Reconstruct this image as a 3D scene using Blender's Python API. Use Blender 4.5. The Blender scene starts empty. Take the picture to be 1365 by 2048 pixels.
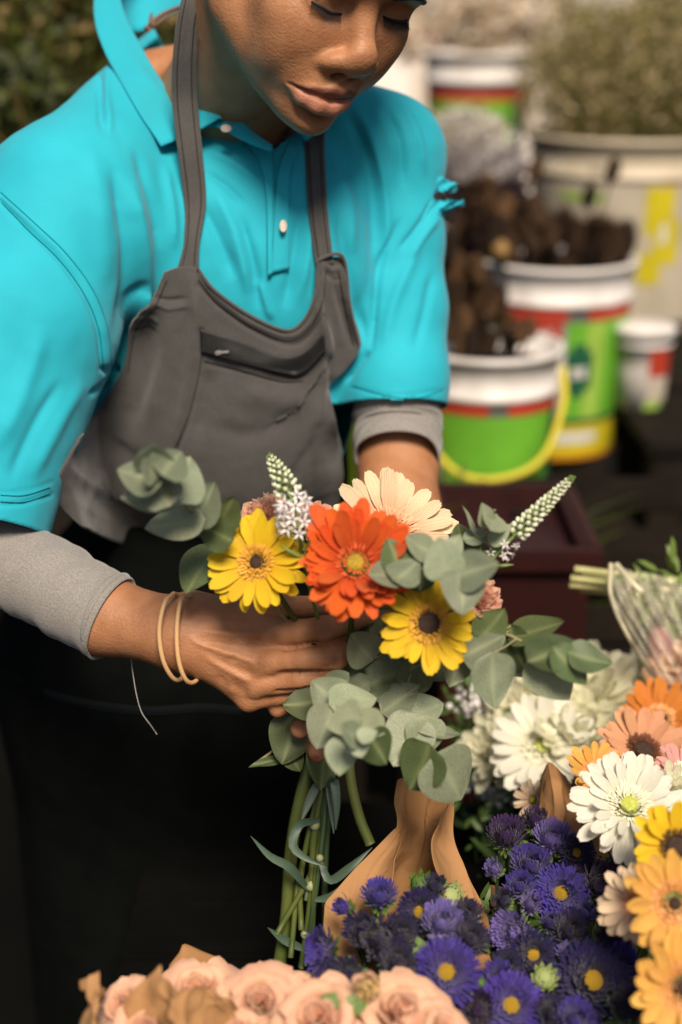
import bpy, bmesh, math, random
import numpy as np
from mathutils import Vector, Matrix, noise as mnoise
from mathutils.bvhtree import BVHTree
import openvdb as vdb

random.seed(7)
RNG = np.random.default_rng(7)
SC = bpy.context.scene
COL = SC.collection

# ------------------------------------------------------------------ camera, sky, sun, exposure
CAM_POS = np.array([0.0, 0.0, 1.45])
PITCH = math.radians(20)
cam_data = bpy.data.cameras.new('camera')
cam_data.sensor_fit = 'VERTICAL'
cam_data.sensor_height = 36.0
cam_data.lens = 50.0
cam_data.clip_start = 0.05
cam_data.clip_end = 500.0
cam_data.dof.use_dof = True
cam_data.dof.focus_distance = 1.14
cam_data.dof.aperture_fstop = 2.4
cam_obj = bpy.data.objects.new('camera', cam_data)
COL.objects.link(cam_obj)
cam_obj.location = CAM_POS
cam_obj.rotation_euler = (math.pi / 2 - PITCH, 0, 0)
SC.camera = cam_obj

SUN_EL, SUN_AZ = math.radians(49), math.radians(10)      # azimuth from -y (camera side) towards -x (camera left)
world = bpy.data.worlds.new('World')
SC.world = world
world.use_nodes = True
wn = world.node_tree
sky = wn.nodes.new('ShaderNodeTexSky')
sky.sky_type = 'NISHITA'
sky.sun_disc = False
sky.sun_elevation = SUN_EL
sky.air_density = 1.0
sky.dust_density = 3.0
bg = wn.nodes['Background']
bg.inputs['Strength'].default_value = 0.050
wn.links.new(sky.outputs[0], bg.inputs['Color'])
sun_vec = Vector((math.sin(SUN_AZ) * math.cos(SUN_EL), -math.cos(SUN_AZ) * math.cos(SUN_EL), math.sin(SUN_EL)))
sky.sun_rotation = math.atan2(sun_vec.x, sun_vec.y)
sun_data = bpy.data.lights.new('sun', 'SUN')
sun_data.energy = 4.2
sun_data.angle = math.radians(18)
sun_data.color = (1.0, 0.87, 0.70)
sun_obj = bpy.data.objects.new('sun', sun_data)
COL.objects.link(sun_obj)
sun_obj.rotation_euler = sun_vec.to_track_quat('Z', 'Y').to_euler()

SC.view_settings.view_transform = 'Standard'
SC.view_settings.look = 'None'
SC.view_settings.exposure = 0.42
SC.view_settings.gamma = 1.0
SC.render.engine = 'CYCLES'
SC.cycles.use_denoising = True
SC.cycles.max_bounces = 8
SC.cycles.diffuse_bounces = 2
SC.cycles.transparent_max_bounces = 12
SC.cycles.caustics_reflective = False
SC.cycles.caustics_refractive = False

# ------------------------------------------------------------------ geometry helpers
FPX = 2048 * 50 / 36.0
FWD = np.array([0, math.cos(PITCH), -math.sin(PITCH)])
UPV = np.array([0, math.sin(PITCH), math.cos(PITCH)])


def P(px, py, d):
    """Point of the place seen at photo pixel (px, py) when it lies d metres along the view axis."""
    return np.array([(px - 682.5) / FPX * d, 0, 0]) + CAM_POS + d * FWD + (1024 - py) / FPX * d * UPV


def proj(p):
    p = np.asarray(p, float)
    v = p - CAM_POS
    d = v @ FWD
    return 682.5 + FPX * v[..., 0] / d, 1024 - FPX * (v @ UPV) / d, d


def link(o, parent=None):
    COL.objects.link(o)
    if parent is not None:
        o.parent = parent
    return o


def tag(o, label=None, cat=None, group=None, kind=None):
    if label: o['label'] = label
    if cat: o['category'] = cat
    if group: o['group'] = group
    if kind: o['kind'] = kind
    return o


def empty(name, loc, label, cat, group=None):
    o = bpy.data.objects.new(name, None)
    o.empty_display_size = 0.02
    o.location = Vector(loc)
    COL.objects.link(o)
    return tag(o, label, cat, group)


def mesh_from(name, V, Fc, m=None, smooth=True):
    me = bpy.data.meshes.new(name)
    V = np.asarray(V, np.float32).reshape(-1, 3)
    if isinstance(Fc, np.ndarray):
        n, k = Fc.shape
        me.vertices.add(len(V)); me.vertices.foreach_set('co', V.ravel())
        me.loops.add(n * k); me.loops.foreach_set('vertex_index', Fc.astype(np.int32).ravel())
        me.polygons.add(n); me.polygons.foreach_set('loop_start', np.arange(0, n * k, k, dtype=np.int32))
        me.update(calc_edges=True); me.validate()
    else:
        me.from_pydata([tuple(map(float, v)) for v in V], [], [tuple(f) for f in Fc])
        me.update()
    if smooth:
        me.polygons.foreach_set('use_smooth', np.ones(len(me.polygons), bool))
    if m is not None:
        for mm in (m if isinstance(m, (list, tuple)) else [m]):
            me.materials.append(mm)
    return me


def obj(name, me, parent=None, M=None):
    """Link a mesh; when it has a parent, me is in world space and the parent has only a location."""
    o = bpy.data.objects.new(name, me)
    COL.objects.link(o)
    if parent is not None:
        o.parent = parent
        base = Matrix.Translation(parent_loc(parent)).inverted()
        o.matrix_basis = base @ (M if M is not None else Matrix())
    elif M is not None:
        o.matrix_basis = M
    return o


def parent_loc(p):
    v = Vector((0, 0, 0))
    while p is not None:
        v = v + p.location
        p = p.parent
    return v


class MB:
    """Collects vertices and faces of one mesh."""
    def __init__(s):
        s.v, s.f, s.mi, s.n = [], [], [], 0

    def add(s, V, Fc, mi=0):
        V = np.asarray(V, float).reshape(-1, 3)
        b = s.n
        s.v.append(V)
        s.f += [tuple(int(i) + b for i in f) for f in Fc]
        s.mi += [mi] * len(Fc)
        s.n += len(V)
        return s

    def mesh(s, name, m, smooth=True):
        me = mesh_from(name, np.concatenate(s.v), s.f, m, smooth)
        if any(s.mi):
            me.polygons.foreach_set('material_index', np.array(s.mi, np.int32))
        return me


def grid_faces(nu, nv, wrap_u=False):
    f = []
    for j in range(nv - 1):
        for i in range(nu if wrap_u else nu - 1):
            i2 = (i + 1) % nu
            f.append((j * nu + i, j * nu + i2, (j + 1) * nu + i2, (j + 1) * nu + i))
    return f


def catmull(pts, n):
    pts = np.asarray(pts, float)
    if len(pts) == 2:
        t = np.linspace(0, 1, n)[:, None]
        return pts[0] * (1 - t) + pts[1] * t
    q = np.vstack([2 * pts[0] - pts[1], pts, 2 * pts[-1] - pts[-2]])
    seg = np.linalg.norm(np.diff(pts[:, :3], axis=0), axis=1)
    cum = np.concatenate([[0], np.cumsum(seg)])
    out = []
    for s in np.linspace(0, cum[-1], n):
        i = min(np.searchsorted(cum, s, 'right') - 1, len(pts) - 2)
        t = (s - cum[i]) / max(seg[i], 1e-9)
        a, b, c, d = q[i], q[i + 1], q[i + 2], q[i + 3]
        out.append(.5 * ((2 * b) + (c - a) * t + (2 * a - 5 * b + 4 * c - d) * t * t + (3 * b - a - 3 * c + d) * t ** 3))
    return np.array(out)


def tube(pts, radii, n=24, m=8, cap=True, wob=None, flat=None):
    """Tube through points (catmull), radii interpolated; returns V, F."""
    pts = np.asarray(pts, float)
    r = np.asarray(radii, float) if np.ndim(radii) else np.full(len(pts), float(radii))
    q = catmull(np.column_stack([pts, r]), n)
    c, rr = q[:, :3], q[:, 3]
    T = np.gradient(c, axis=0); T /= np.linalg.norm(T, axis=1)[:, None] + 1e-12
    a = np.array([0, 0, 1.0]) if abs(T[0][2]) < .9 else np.array([1.0, 0, 0])
    u = np.cross(T[0], a); u /= np.linalg.norm(u)
    V = []
    ang = np.linspace(0, 2 * np.pi, m, endpoint=False)
    for i in range(n):
        u = u - T[i] * (u @ T[i]); u /= np.linalg.norm(u)
        w = np.cross(T[i], u)
        for k_, an in enumerate(ang):
            ri = rr[i] * (1 + (wob(i / (n - 1), an) if wob else 0))
            V.append(c[i] + ri * (math.cos(an) * u + math.sin(an) * w))
    Fc = [f[::-1] for f in grid_faces(m, n, True)]
    if cap:
        V += [c[0], c[-1]]
        b = n * m
        Fc += [(b, (k + 1) % m, k) for k in range(m)][::1]
        Fc += [(b + 1, (n - 1) * m + k, (n - 1) * m + (k + 1) % m) for k in range(m)]
    return np.array(V), Fc


def lathe(prof, m=32):
    """prof: (r, z) pairs; closed ends when r is 0."""
    V, Fc = [], []
    n = len(prof)
    for r, z in prof:
        for k in range(m):
            a = 2 * math.pi * k / m
            V.append((r * math.cos(a), r * math.sin(a), z))
    return np.array(V), grid_faces(m, n, True)


def box(c, s, rot=0.0, bev=0.0):
    bm = bmesh.new()
    bmesh.ops.create_cube(bm, size=1.0)
    bmesh.ops.scale(bm, vec=s, verts=bm.verts)
    if bev:
        bmesh.ops.bevel(bm, geom=bm.edges[:], offset=bev, segments=2, affect='EDGES')
    bm.transform(Matrix.Translation(c) @ Matrix.Rotation(rot, 4, 'Z'))
    V = np.array([v.co[:] for v in bm.verts])
    for i, v in enumerate(bm.verts): v.index = i
    Fc = [[v.index for v in f.verts] for f in bm.faces]
    bm.free()
    return V, Fc


def frame_from(normal, roll=0.0, hint=(0, 0, 1)):
    """3x3 matrix whose z axis is normal."""
    z = Vector(normal).normalized()
    h = Vector(hint)
    if abs(z.dot(h)) > .95: h = Vector((0, 1, 0))
    x = h.cross(z).normalized()
    y = z.cross(x)
    R = Matrix((x, y, z)).transposed()
    return R @ Matrix.Rotation(roll, 3, 'Z')


# ------------------------------------------------------------------ materials
def mat(name, col, rough=.6, col2=None, nscale=30, bump=0.0, bscale=200, sss=0.0, sss_r=(.008, .003, .0015), transl=0.0, sheen=0.0,
        spec=.5, metal=0.0, ndetail=3, nlo=.35, nhi=.65, coat=0.0, coords='Object', transm=0.0, alpha=1.0, rnd=0.0, crease=0.0):
    m = bpy.data.materials.new(name)
    m.use_nodes = True
    nt = m.node_tree
    b = nt.nodes['Principled BSDF']
    b.inputs['Base Color'].default_value = (*col, 1)
    b.inputs['Roughness'].default_value = rough
    b.inputs['Specular IOR Level'].default_value = spec
    b.inputs['Metallic'].default_value = metal
    b.inputs['Sheen Weight'].default_value = sheen
    b.inputs['Coat Weight'].default_value = coat
    b.inputs['Transmission Weight'].default_value = transm
    b.inputs['Alpha'].default_value = alpha
    if sss:
        b.inputs['Subsurface Weight'].default_value = sss
        b.inputs['Subsurface Radius'].default_value = (1, sss_r[1] / sss_r[0], sss_r[2] / sss_r[0])
        b.inputs['Subsurface Scale'].default_value = sss_r[0]
    tc = nt.nodes.new('ShaderNodeTexCoord')
    csock = None
    if rnd:
        oi = nt.nodes.new('ShaderNodeObjectInfo'); hs = nt.nodes.new('ShaderNodeHueSaturation')
        for out, inp, lo, hi in (('Random', 'Value', 1 - rnd, 1 + rnd * .6), ('Random', 'Hue', .5 + rnd * .045, .5 - rnd * .045)):
            q = nt.nodes.new('ShaderNodeMapRange'); q.inputs[3].default_value = lo; q.inputs[4].default_value = hi
            if inp == 'Hue':
                mm = nt.nodes.new('ShaderNodeMath'); mm.operation = 'MULTIPLY'; mm.inputs[1].default_value = 7.31; fr = nt.nodes.new('ShaderNodeMath'); fr.operation = 'FRACT'
                nt.links.new(oi.outputs[out], mm.inputs[0]); nt.links.new(mm.outputs[0], fr.inputs[0]); nt.links.new(fr.outputs[0], q.inputs[0])
            else: nt.links.new(oi.outputs[out], q.inputs[0])
            nt.links.new(q.outputs[0], hs.inputs[inp])
    if col2 is not None:
        n = nt.nodes.new('ShaderNodeTexNoise'); n.inputs['Scale'].default_value = nscale; n.inputs['Detail'].default_value = ndetail
        nt.links.new(tc.outputs[coords], n.inputs['Vector'])
        mr = nt.nodes.new('ShaderNodeMapRange'); mr.inputs[1].default_value = nlo; mr.inputs[2].default_value = nhi
        nt.links.new(n.outputs[0], mr.inputs[0])
        mx = nt.nodes.new('ShaderNodeMix'); mx.data_type = 'RGBA'
        mx.inputs[6].default_value = (*col, 1); mx.inputs[7].default_value = (*col2, 1)
        nt.links.new(mr.outputs[0], mx.inputs[0])
        csock = mx.outputs[2]
        if rnd: nt.links.new(csock, hs.inputs['Color']); csock = hs.outputs[0]
        nt.links.new(csock, b.inputs['Base Color'])
    if bump:
        n = nt.nodes.new('ShaderNodeTexNoise'); n.inputs['Scale'].default_value = bscale; n.inputs['Detail'].default_value = 3
        nt.links.new(tc.outputs[coords], n.inputs['Vector'])
        bp = nt.nodes.new('ShaderNodeBump'); bp.inputs['Strength'].default_value = bump; bp.inputs['Distance'].default_value = .002
        nt.links.new(n.outputs[0], bp.inputs['Height'])
        nt.links.new(bp.outputs[0], b.inputs['Normal'])
    if crease:
        v = nt.nodes.new('ShaderNodeTexVoronoi'); v.feature = 'DISTANCE_TO_EDGE'; v.inputs['Scale'].default_value = crease
        nt.links.new(tc.outputs[coords], v.inputs['Vector'])
        bp2 = nt.nodes.new('ShaderNodeBump'); bp2.inputs['Strength'].default_value = .55; bp2.inputs['Distance'].default_value = .004
        nt.links.new(v.outputs['Distance'], bp2.inputs['Height'])
        if bump: nt.links.new(bp.outputs[0], bp2.inputs['Normal'])
        nt.links.new(bp2.outputs[0], b.inputs['Normal'])
    if transl:
        t = nt.nodes.new('ShaderNodeBsdfTranslucent')
        t.inputs[0].default_value = (*[min(1, c * 1.2) for c in col], 1)
        if csock: nt.links.new(csock, t.inputs[0])
        ms = nt.nodes.new('ShaderNodeMixShader'); ms.inputs[0].default_value = transl
        nt.links.new(b.outputs[0], ms.inputs[1]); nt.links.new(t.outputs[0], ms.inputs[2])
        nt.links.new(ms.outputs[0], nt.nodes['Material Output'].inputs[0])
    return m


def attr_mix(m, attr, col, fac=1.0, rough=None):
    """Blend a second base colour in where the mesh attribute says so (lips, petal bases)."""
    nt = m.node_tree
    b = nt.nodes['Principled BSDF']
    a = nt.nodes.new('ShaderNodeAttribute'); a.attribute_name = attr
    mx = nt.nodes.new('ShaderNodeMix'); mx.data_type = 'RGBA'
    src = b.inputs['Base Color'].links[0].from_socket if b.inputs['Base Color'].links else None
    if src: nt.links.new(src, mx.inputs[6])
    else: mx.inputs[6].default_value = b.inputs['Base Color'].default_value
    mx.inputs[7].default_value = (*col, 1)
    mu = nt.nodes.new('ShaderNodeMath'); mu.operation = 'MULTIPLY'; mu.inputs[1].default_value = fac
    nt.links.new(a.outputs['Fac'], mu.inputs[0]); nt.links.new(mu.outputs[0], mx.inputs[0])
    nt.links.new(mx.outputs[2], b.inputs['Base Color'])
    for t in [n for n in nt.nodes if n.type == 'BSDF_TRANSLUCENT']:
        nt.links.new(mx.outputs[2], t.inputs[0])
    return m


def set_attr(me, name, vals):
    a = me.attributes.new(name, 'FLOAT', 'POINT')
    a.data.foreach_set('value', np.asarray(vals, np.float32))
BODY_RES = 0.0016
# ------------------------------------------------------------------ implicit sculpting
class Field:
    def __init__(s, lo, hi, res):
        s.lo = np.array(lo, float); s.res = res
        s.n = np.ceil((np.array(hi) - s.lo) / res).astype(int) + 1
        s.D = np.full(s.n, 1.0, np.float32)

    def sl(s, blo, bhi):
        a = np.clip(np.floor((np.array(blo) - s.lo) / s.res).astype(int), 0, s.n)
        b = np.clip(np.ceil((np.array(bhi) - s.lo) / s.res).astype(int) + 1, 0, s.n)
        ax = [(s.lo[i] + s.res * np.arange(a[i], b[i])).astype(np.float32) for i in range(3)]
        return tuple(slice(a[i], b[i]) for i in range(3)), ax[0][:, None, None], ax[1][None, :, None], ax[2][None, None, :]

    def comb(s, sl, d, k, sub=False):
        A = s.D[sl]
        if A.size == 0: return
        if sub:
            d = -d
            if k <= 0: s.D[sl] = np.maximum(A, d); return
            h = np.clip(.5 - .5 * (A - d) / k, 0, 1)
            s.D[sl] = A + (d - A) * h + k * h * (1 - h)
        else:
            if k <= 0: s.D[sl] = np.minimum(A, d); return
            h = np.clip(.5 + .5 * (A - d) / k, 0, 1)
            s.D[sl] = A + (d - A) * h - k * h * (1 - h)

    def cone(s, a, b, r1, r2=None, k=.01, sub=False, flat=None):
        """Tapered capsule; flat=(axis, factor) squashes it along an axis."""
        a = np.array(a, np.float32); b = np.array(b, np.float32)
        r2 = r1 if r2 is None else r2
        m = max(r1, r2) + k + 4 * s.res
        if flat: m *= max(1, flat[1])
        sl, X, Y, Z = s.sl(np.minimum(a, b) - m, np.maximum(a, b) + m)
        ba = b - a; L = float(ba @ ba) + 1e-12
        x, y, z = X - a[0], Y - a[1], Z - a[2]
        t = np.clip((x * ba[0] + y * ba[1] + z * ba[2]) / L, 0, 1)
        x = x - t * ba[0]; y = y - t * ba[1]; z = z - t * ba[2]
        if flat:
            n = np.array(flat[0], np.float32); n /= np.linalg.norm(n)
            w = (x * n[0] + y * n[1] + z * n[2]) * (1 - 1 / flat[1])
            x = x - w * n[0]; y = y - w * n[1]; z = z - w * n[2]
        s.comb(sl, np.sqrt(x * x + y * y + z * z) - (r1 + (r2 - r1) * t), k, sub)

    def chain(s, pts, radii, k=.01, sub=False, flat=None):
        for i in range(len(pts) - 1):
            s.cone(pts[i], pts[i + 1], radii[i], radii[i + 1], k, sub, flat)

    def ell(s, c, r, R=None, k=.01, sub=False):
        c = np.array(c, np.float32); r = np.array(r, np.float32)
        m = (np.abs(R) @ r if R is not None else r) + k + 4 * s.res
        sl, X, Y, Z = s.sl(c - m, c + m)
        x, y, z = X - c[0], Y - c[1], Z - c[2]
        if R is not None:
            R = np.asarray(R, np.float32)
            x, y, z = (R[0, 0] * x + R[1, 0] * y + R[2, 0] * z, R[0, 1] * x + R[1, 1] * y + R[2, 1] * z, R[0, 2] * x + R[1, 2] * y + R[2, 2] * z)
        k0 = np.sqrt((x / r[0]) ** 2 + (y / r[1]) ** 2 + (z / r[2]) ** 2)
        k1 = np.sqrt((x / r[0] ** 2) ** 2 + (y / r[1] ** 2) ** 2 + (z / r[2] ** 2) ** 2) + 1e-9
        s.comb(sl, k0 * (k0 - 1) / k1, k, sub)

    def extract(s):
        g = vdb.FloatGrid(); b = 4 * s.res; g.background = b
        g.copyFromArray(np.clip(s.D, -b, b))
        v, q = g.convertToQuads(0.0)
        v = v * s.res + s.lo
        q = q.astype(np.int64)
        # outward orientation
        c = np.cross(v[q[:, 1]] - v[q[:, 0]], v[q[:, 2]] - v[q[:, 0]])
        i = np.clip(np.round((v[q[:, 0]] - s.lo) / s.res).astype(int), 1, s.n - 2)
        gr = np.stack([s.D[i[:, 0] + 1, i[:, 1], i[:, 2]] - s.D[i[:, 0] - 1, i[:, 1], i[:, 2]],
                       s.D[i[:, 0], i[:, 1] + 1, i[:, 2]] - s.D[i[:, 0], i[:, 1] - 1, i[:, 2]],
                       s.D[i[:, 0], i[:, 1], i[:, 2] + 1] - s.D[i[:, 0], i[:, 1], i[:, 2] - 1]], 1)
        if (np.einsum('ij,ij->i', c, gr)).sum() < 0: q = q[:, ::-1]
        return v, q


def vnormals(v, q):
    c = np.cross(v[q[:, 2]] - v[q[:, 0]], v[q[:, 3 if q.shape[1] > 3 else 1]] - v[q[:, 1 if q.shape[1] > 3 else 0]])
    n = np.zeros_like(v)
    for j in range(q.shape[1]):
        for a in range(3):
            n[:, a] += np.bincount(q[:, j], c[:, a], len(v))
    return n / (np.linalg.norm(n, axis=1)[:, None] + 1e-12)


def relax(v, q, it=2, lam=.5, mask=None):
    e = np.concatenate([q[:, [i, (i + 1) % q.shape[1]]] for i in range(q.shape[1])])
    cnt = np.bincount(e[:, 0], minlength=len(v)) + np.bincount(e[:, 1], minlength=len(v))
    for _ in range(it):
        w = np.zeros_like(v)
        for a in range(3):
            w[:, a] = np.bincount(e[:, 0], v[e[:, 1], a], len(v)) + np.bincount(e[:, 1], v[e[:, 0], a], len(v))
        w /= np.maximum(cnt, 1)[:, None]
        l = lam if mask is None else lam * mask[:, None]
        v = v + (w - v) * l
    return v


def poly_dist(px, py, pts, curve=True):
    pts = np.asarray(pts, float)
    if curve and len(pts) > 2: pts = catmull(np.column_stack([pts, np.zeros(len(pts))]), 8 * len(pts))[:, :2]
    best = np.full(px.shape, 1e9); bt = np.zeros(px.shape)
    n = len(pts) - 1
    for i in range(n):
        a, b = pts[i], pts[i + 1]; ba = b - a
        t = np.clip(((px - a[0]) * ba[0] + (py - a[1]) * ba[1]) / (ba @ ba + 1e-9), 0, 1)
        d = np.hypot(px - a[0] - t * ba[0], py - a[1] - t * ba[1])
        m = d < best
        best[m] = d[m]; bt[m] = (i + t[m]) / n
    return best, bt


def sculpt(v, q, strokes, front=True, dmax=None):
    """Raise (+) or press (-) soft ridges along strokes given as (points, width px, depth m[, taper])."""
    n = vnormals(v, q)
    px, py, d = proj(v)
    facing = np.clip(-((v - CAM_POS) / np.linalg.norm(v - CAM_POS, axis=1)[:, None] * n).sum(1) * 2.5, 0, 1) if front else 1.0
    disp = np.zeros(len(v))
    for st in strokes:
        pts, w, h = st[0], st[1], st[2]
        taper = st[3] if len(st) > 3 else True
        p = np.asarray(pts, float)
        m = (px > p[:, 0].min() - 3 * w) & (px < p[:, 0].max() + 3 * w) & (py > p[:, 1].min() - 3 * w) & (py < p[:, 1].max() + 3 * w)
        if dmax: m &= d < dmax
        idx = np.nonzero(m)[0]
        if not len(idx): continue
        dist, t = poly_dist(px[idx], py[idx], p)
        g = h * np.exp(-(dist / w) ** 2)
        if taper and len(p) > 1: g *= np.clip(np.sin(np.pi * np.clip(t * .96 + .02, 0, 1)) * 1.6, 0, 1)
        disp[idx] += g
    return v + n * (disp * facing)[:, None]


# ------------------------------------------------------------------ head frame (turned down and towards the bouquet)
HR = np.array([[0.80457507, 0.40389309, 0.43534966], [0.5442495, -0.79481187, -0.26845217], [-0.2375951, -0.45292876, 0.85930443]])
HT = np.array([0.01525738, 1.19610502, 1.44381632])
HS = 0.984


def H(x, y, z):
    return HR @ (np.array([x, y, z]) * HS) + HT


def build_body(res=0.0016):
    f = Field((-.43, 1.0, .82), (.16, 1.56, 1.64), res)
    R = HR
    E = lambda c, r, k=.01, sub=False: f.ell(H(*c), np.array(r) * HS, R, k, sub)
    C = lambda a, b, r1, r2=None, k=.01, sub=False: f.cone(H(*a), H(*b), r1, r2, k, sub)
    # --- neck and upper chest
    nb = P(440, 235, 1.36)
    f.cone(H(0, -.085, -.055), nb, .050, .056, .02)
    f.cone(nb, P(450, 420, 1.42), .056, .09, .03)
    f.ell(P(455, 560, 1.41), (.12, .075, .13), None, .04)
    f.cone(P(320, 270, 1.41), P(160, 450, 1.29), .03, .035, .03)
    f.cone(P(570, 270, 1.43), P(770, 350, 1.40), .028, .028, .03)
    f.cone(P(430, 170, 1.405), P(300, 190, 1.405), .045, .042, .02)
    f.cone(H(-.036, -.100, -.025), nb, .050, .054, .02)
    # neck tendon
    f.cone(H(-.055, -.075, -.05), P(520, 285, 1.335), .012, .010, .02)
    # --- skull
    E((0, -.088, .045), (.073, .093, .085), .02)
    E((0, -.045, -.030), (.0645, .060, .083), .025)
    for s in (-1, 1):
        C((s * .061, -.070, -.060), (s * .016, -.010, -.099), .017, .0135, .026)      # jaw
        E((s * .047, -.024, -.026), (.020, .022, .018), .022)                          # cheekbone
        E((s * .037, -.017, -.052), (.021, .021, .026), .020)                          # cheek
    E((0, .003, -.101), (.0175, .0185, .0165), .018)                                      # chin
    E((0, -.006, -.068), (.031, .031, .024), .018)                                     # muzzle
    C((-.036, -.006, .020), (.036, -.006, .020), .014, .014, .02)                      # brow
    E((0, -.022, .045), (.055, .045, .040), .03)                                       # forehead
    for s in (-1, 1):
        E((s * .033, .016, .000), (.019, .016, .011), .014, True)                      # socket
        E((s * .032, -.0085, .001), (.0165, .0130, .0125), .006)                       # lid over the eyeball
        C((s * .046, -.006, -.006), (s * .020, .003, -.010), .003, .0025, .006)        # lower lid
        f.chain([H(s * .047, -.002, -.0035), H(s * .040, .0065, -.0055), H(s * .031, .0085, -.0062), H(s * .021, .0075, -.0040)], [.0010, .0016, .0016, .0009], .002, True)  # lid slit
    # --- nose
    C((0, .004, .008), (0, .028, -.036), .0088, .0105, .010)
    E((0, .028, -.0405), (.0145, .0132, .0125), .008)
    for s in (-1, 1):
        E((s * .0152, .0165, -.0435), (.0102, .0118, .0092), .006)
        E((s * .0075, .0215, -.0530), (.0046, .0062, .0042), .003, True)
    # philtrum
    # --- lips
    up = [(-.029, .0080, -.0735), (-.018, .0168, -.0695), (-.006, .0226, -.0674), (0, .0222, -.0686), (.006, .0226, -.0674), (.018, .0168, -.0695), (.029, .0080, -.0735)]
    lo = [(-.027, .0085, -.0755), (-.016, .0172, -.0805), (-.006, .0212, -.0832), (.006, .0212, -.0832), (.016, .0172, -.0805), (.027, .0085, -.0755)]
    f.chain([H(*p) for p in up], [.0024, .0040, .0050, .0046, .0050, .0040, .0024], .004)
    f.chain([H(*p) for p in lo], [.0026, .0068, .0092, .0092, .0068, .0026], .004)
    ml = [(-.031, .0100, -.0738), (-.020, .0195, -.0730), (-.008, .0268, -.0738), (0, .0278, -.0748), (.008, .0268, -.0738), (.020, .0195, -.0730), (.031, .0100, -.0738)]
    f.chain([H(*p) for p in ml], [.0010, .0015, .0020, .0021, .0020, .0015, .0010], .0022, True)
    C((-.012, .0225, -.0945), (.012, .0225, -.0945), .0040, .0040, .010, True)            # mentolabial fold
    # --- ears
    for s in (-1, 1):
        E((s * .073, -.085, -.010), (.008, .018, .030), .008)

    # --- right arm (nearest the left edge) and hand
    el = P(-60, 1085, 1.235)
    wr = P(362, 1268, 1.150)
    nrm = -FWD
    f.cone(P(140, 460, 1.285), el, .040, .036, .02)
    f.cone(el, P(210, 1232, 1.172), .034, .0305, .01)
    f.cone(P(210, 1232, 1.172), wr, .0305, .0272, .012)
    f.cone(wr, P(430, 1285, 1.148), .0270, .0290, .015, flat=(nrm, .78))
    I0, M0, R0, K0 = P(541, 1268, 1.136), P(520, 1326, 1.134), P(514, 1368, 1.140), P(498, 1398, 1.150)
    for a, r in ((I0, .0125), (M0, .0125), (R0, .0115), (K0, .0105)):
        f.cone(P(400, 1278, 1.148), a, .020, r, .012, flat=(nrm, .85))
    f.cone(P(392, 1225, 1.150), P(515, 1238, 1.146), .017, .0125, .012)                # thumb base
    # thumb
    f.chain([P(500, 1226, 1.150), P(565, 1215, 1.148), P(640, 1215, 1.142), P(694, 1220, 1.132)], [.0125, .0100, .0092, .0072], .006)
    # index
    f.chain([I0, P(600, 1264, 1.125), P(648, 1258, 1.118), P(700, 1243, 1.122), P(736, 1234, 1.130)], [.0120, .0098, .0102, .0086, .0068], .003)
    # middle
    f.chain([M0, P(610, 1318, 1.120), P(672, 1314, 1.116), P(694, 1284, 1.134), P(690, 1262, 1.150)], [.0120, .0100, .0104, .0088, .0076], .003)
    # ring
    f.chain([R0, P(600, 1360, 1.128), P(656, 1354, 1.124), P(676, 1330, 1.146), P(672, 1312, 1.160)], [.0108, .0092, .0094, .0082, .0072], .003)
    # little finger
    f.chain([K0, P(555, 1390, 1.146), P(606, 1386, 1.144), P(636, 1366, 1.160), P(640, 1350, 1.172)], [.0100, .0080, .0080, .0070, .0064], .003)

    # --- left arm and hand (behind the stems)
    el2 = P(797, 915, 1.385)
    f.cone(P(780, 380, 1.40), el2, .028, .034, .02)
    f.chain([el2, P(795, 1030, 1.345), P(776, 1240, 1.255), P(765, 1345, 1.215)], [.0385, .0375, .0295, .0240], .02)
    pc = P(725, 1425, 1.195)
    f.cone(P(765, 1345, 1.215), pc, .023, .0235, .015)
    f.cone(P(745, 1400, 1.185), P(690, 1450, 1.175), .020, .017, .015)
    for (pts, r) in (
        ([P(725, 1385, 1.20), P(650, 1392, 1.215), P(590, 1402, 1.19), P(556, 1416, 1.155)], [.0120, .0098, .0094, .0080]),
        ([P(715, 1425, 1.20), P(650, 1440, 1.210), P(608, 1448, 1.18), P(600, 1458, 1.150)], [.0120, .0098, .0092, .0078]),
        ([P(705, 1460, 1.195), P(660, 1482, 1.205), P(632, 1492, 1.175), P(636, 1506, 1.142)], [.0115, .0094, .0086, .0074]),
        ([P(745, 1385, 1.175), P(775, 1400, 1.150), P(768, 1425, 1.128)], [.0125, .0105, .0085])):
        f.chain(pts, r, .006)

    v, q = f.extract()
    # --- pull the face onto its landmarks (smooth warp of the sculpted head)
    L = [((-.032, .004, -.005), (658, 20)), ((.032, .004, -.005), (793, 38)), ((0, .016, .002), (738, 14)), ((0, .040, -.042), (733, 128)), ((-.022, .018, -.0435), (654, 124)),
         ((0, .026, -.053), (700, 156)), ((-.030, .010, -.0738), (578, 166)), ((.030, .010, -.0738), (712, 190)), ((0, .030, -.0665), (682, 190)), ((0, .031, -.0745), (672, 200)),
         ((0, .030, -.0855), (648, 229)), ((0, .022, -.104), (632, 258))]
    A = np.array([H(*a) for a, _ in L]); T = np.array([t for _, t in L], float)
    ax, ay, ad = proj(A)
    S = ad / FPX
    D = (T[:, 0] - ax)[:, None] * S[:, None] * np.array([1., 0, 0]) - (T[:, 1] - ay)[:, None] * S[:, None] * UPV
    sig = .036
    K = np.exp(-((A[:, None] - A[None]) ** 2).sum(2) / sig ** 2) + 6e-2 * np.eye(len(A))
    W = np.linalg.solve(K, D)
    near = np.linalg.norm(v - HT, axis=1) < .2
    Kv = np.exp(-((v[near][:, None] - A[None]) ** 2).sum(2) / sig ** 2)
    v0 = v.copy()
    v[near] += Kv @ W
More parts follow.
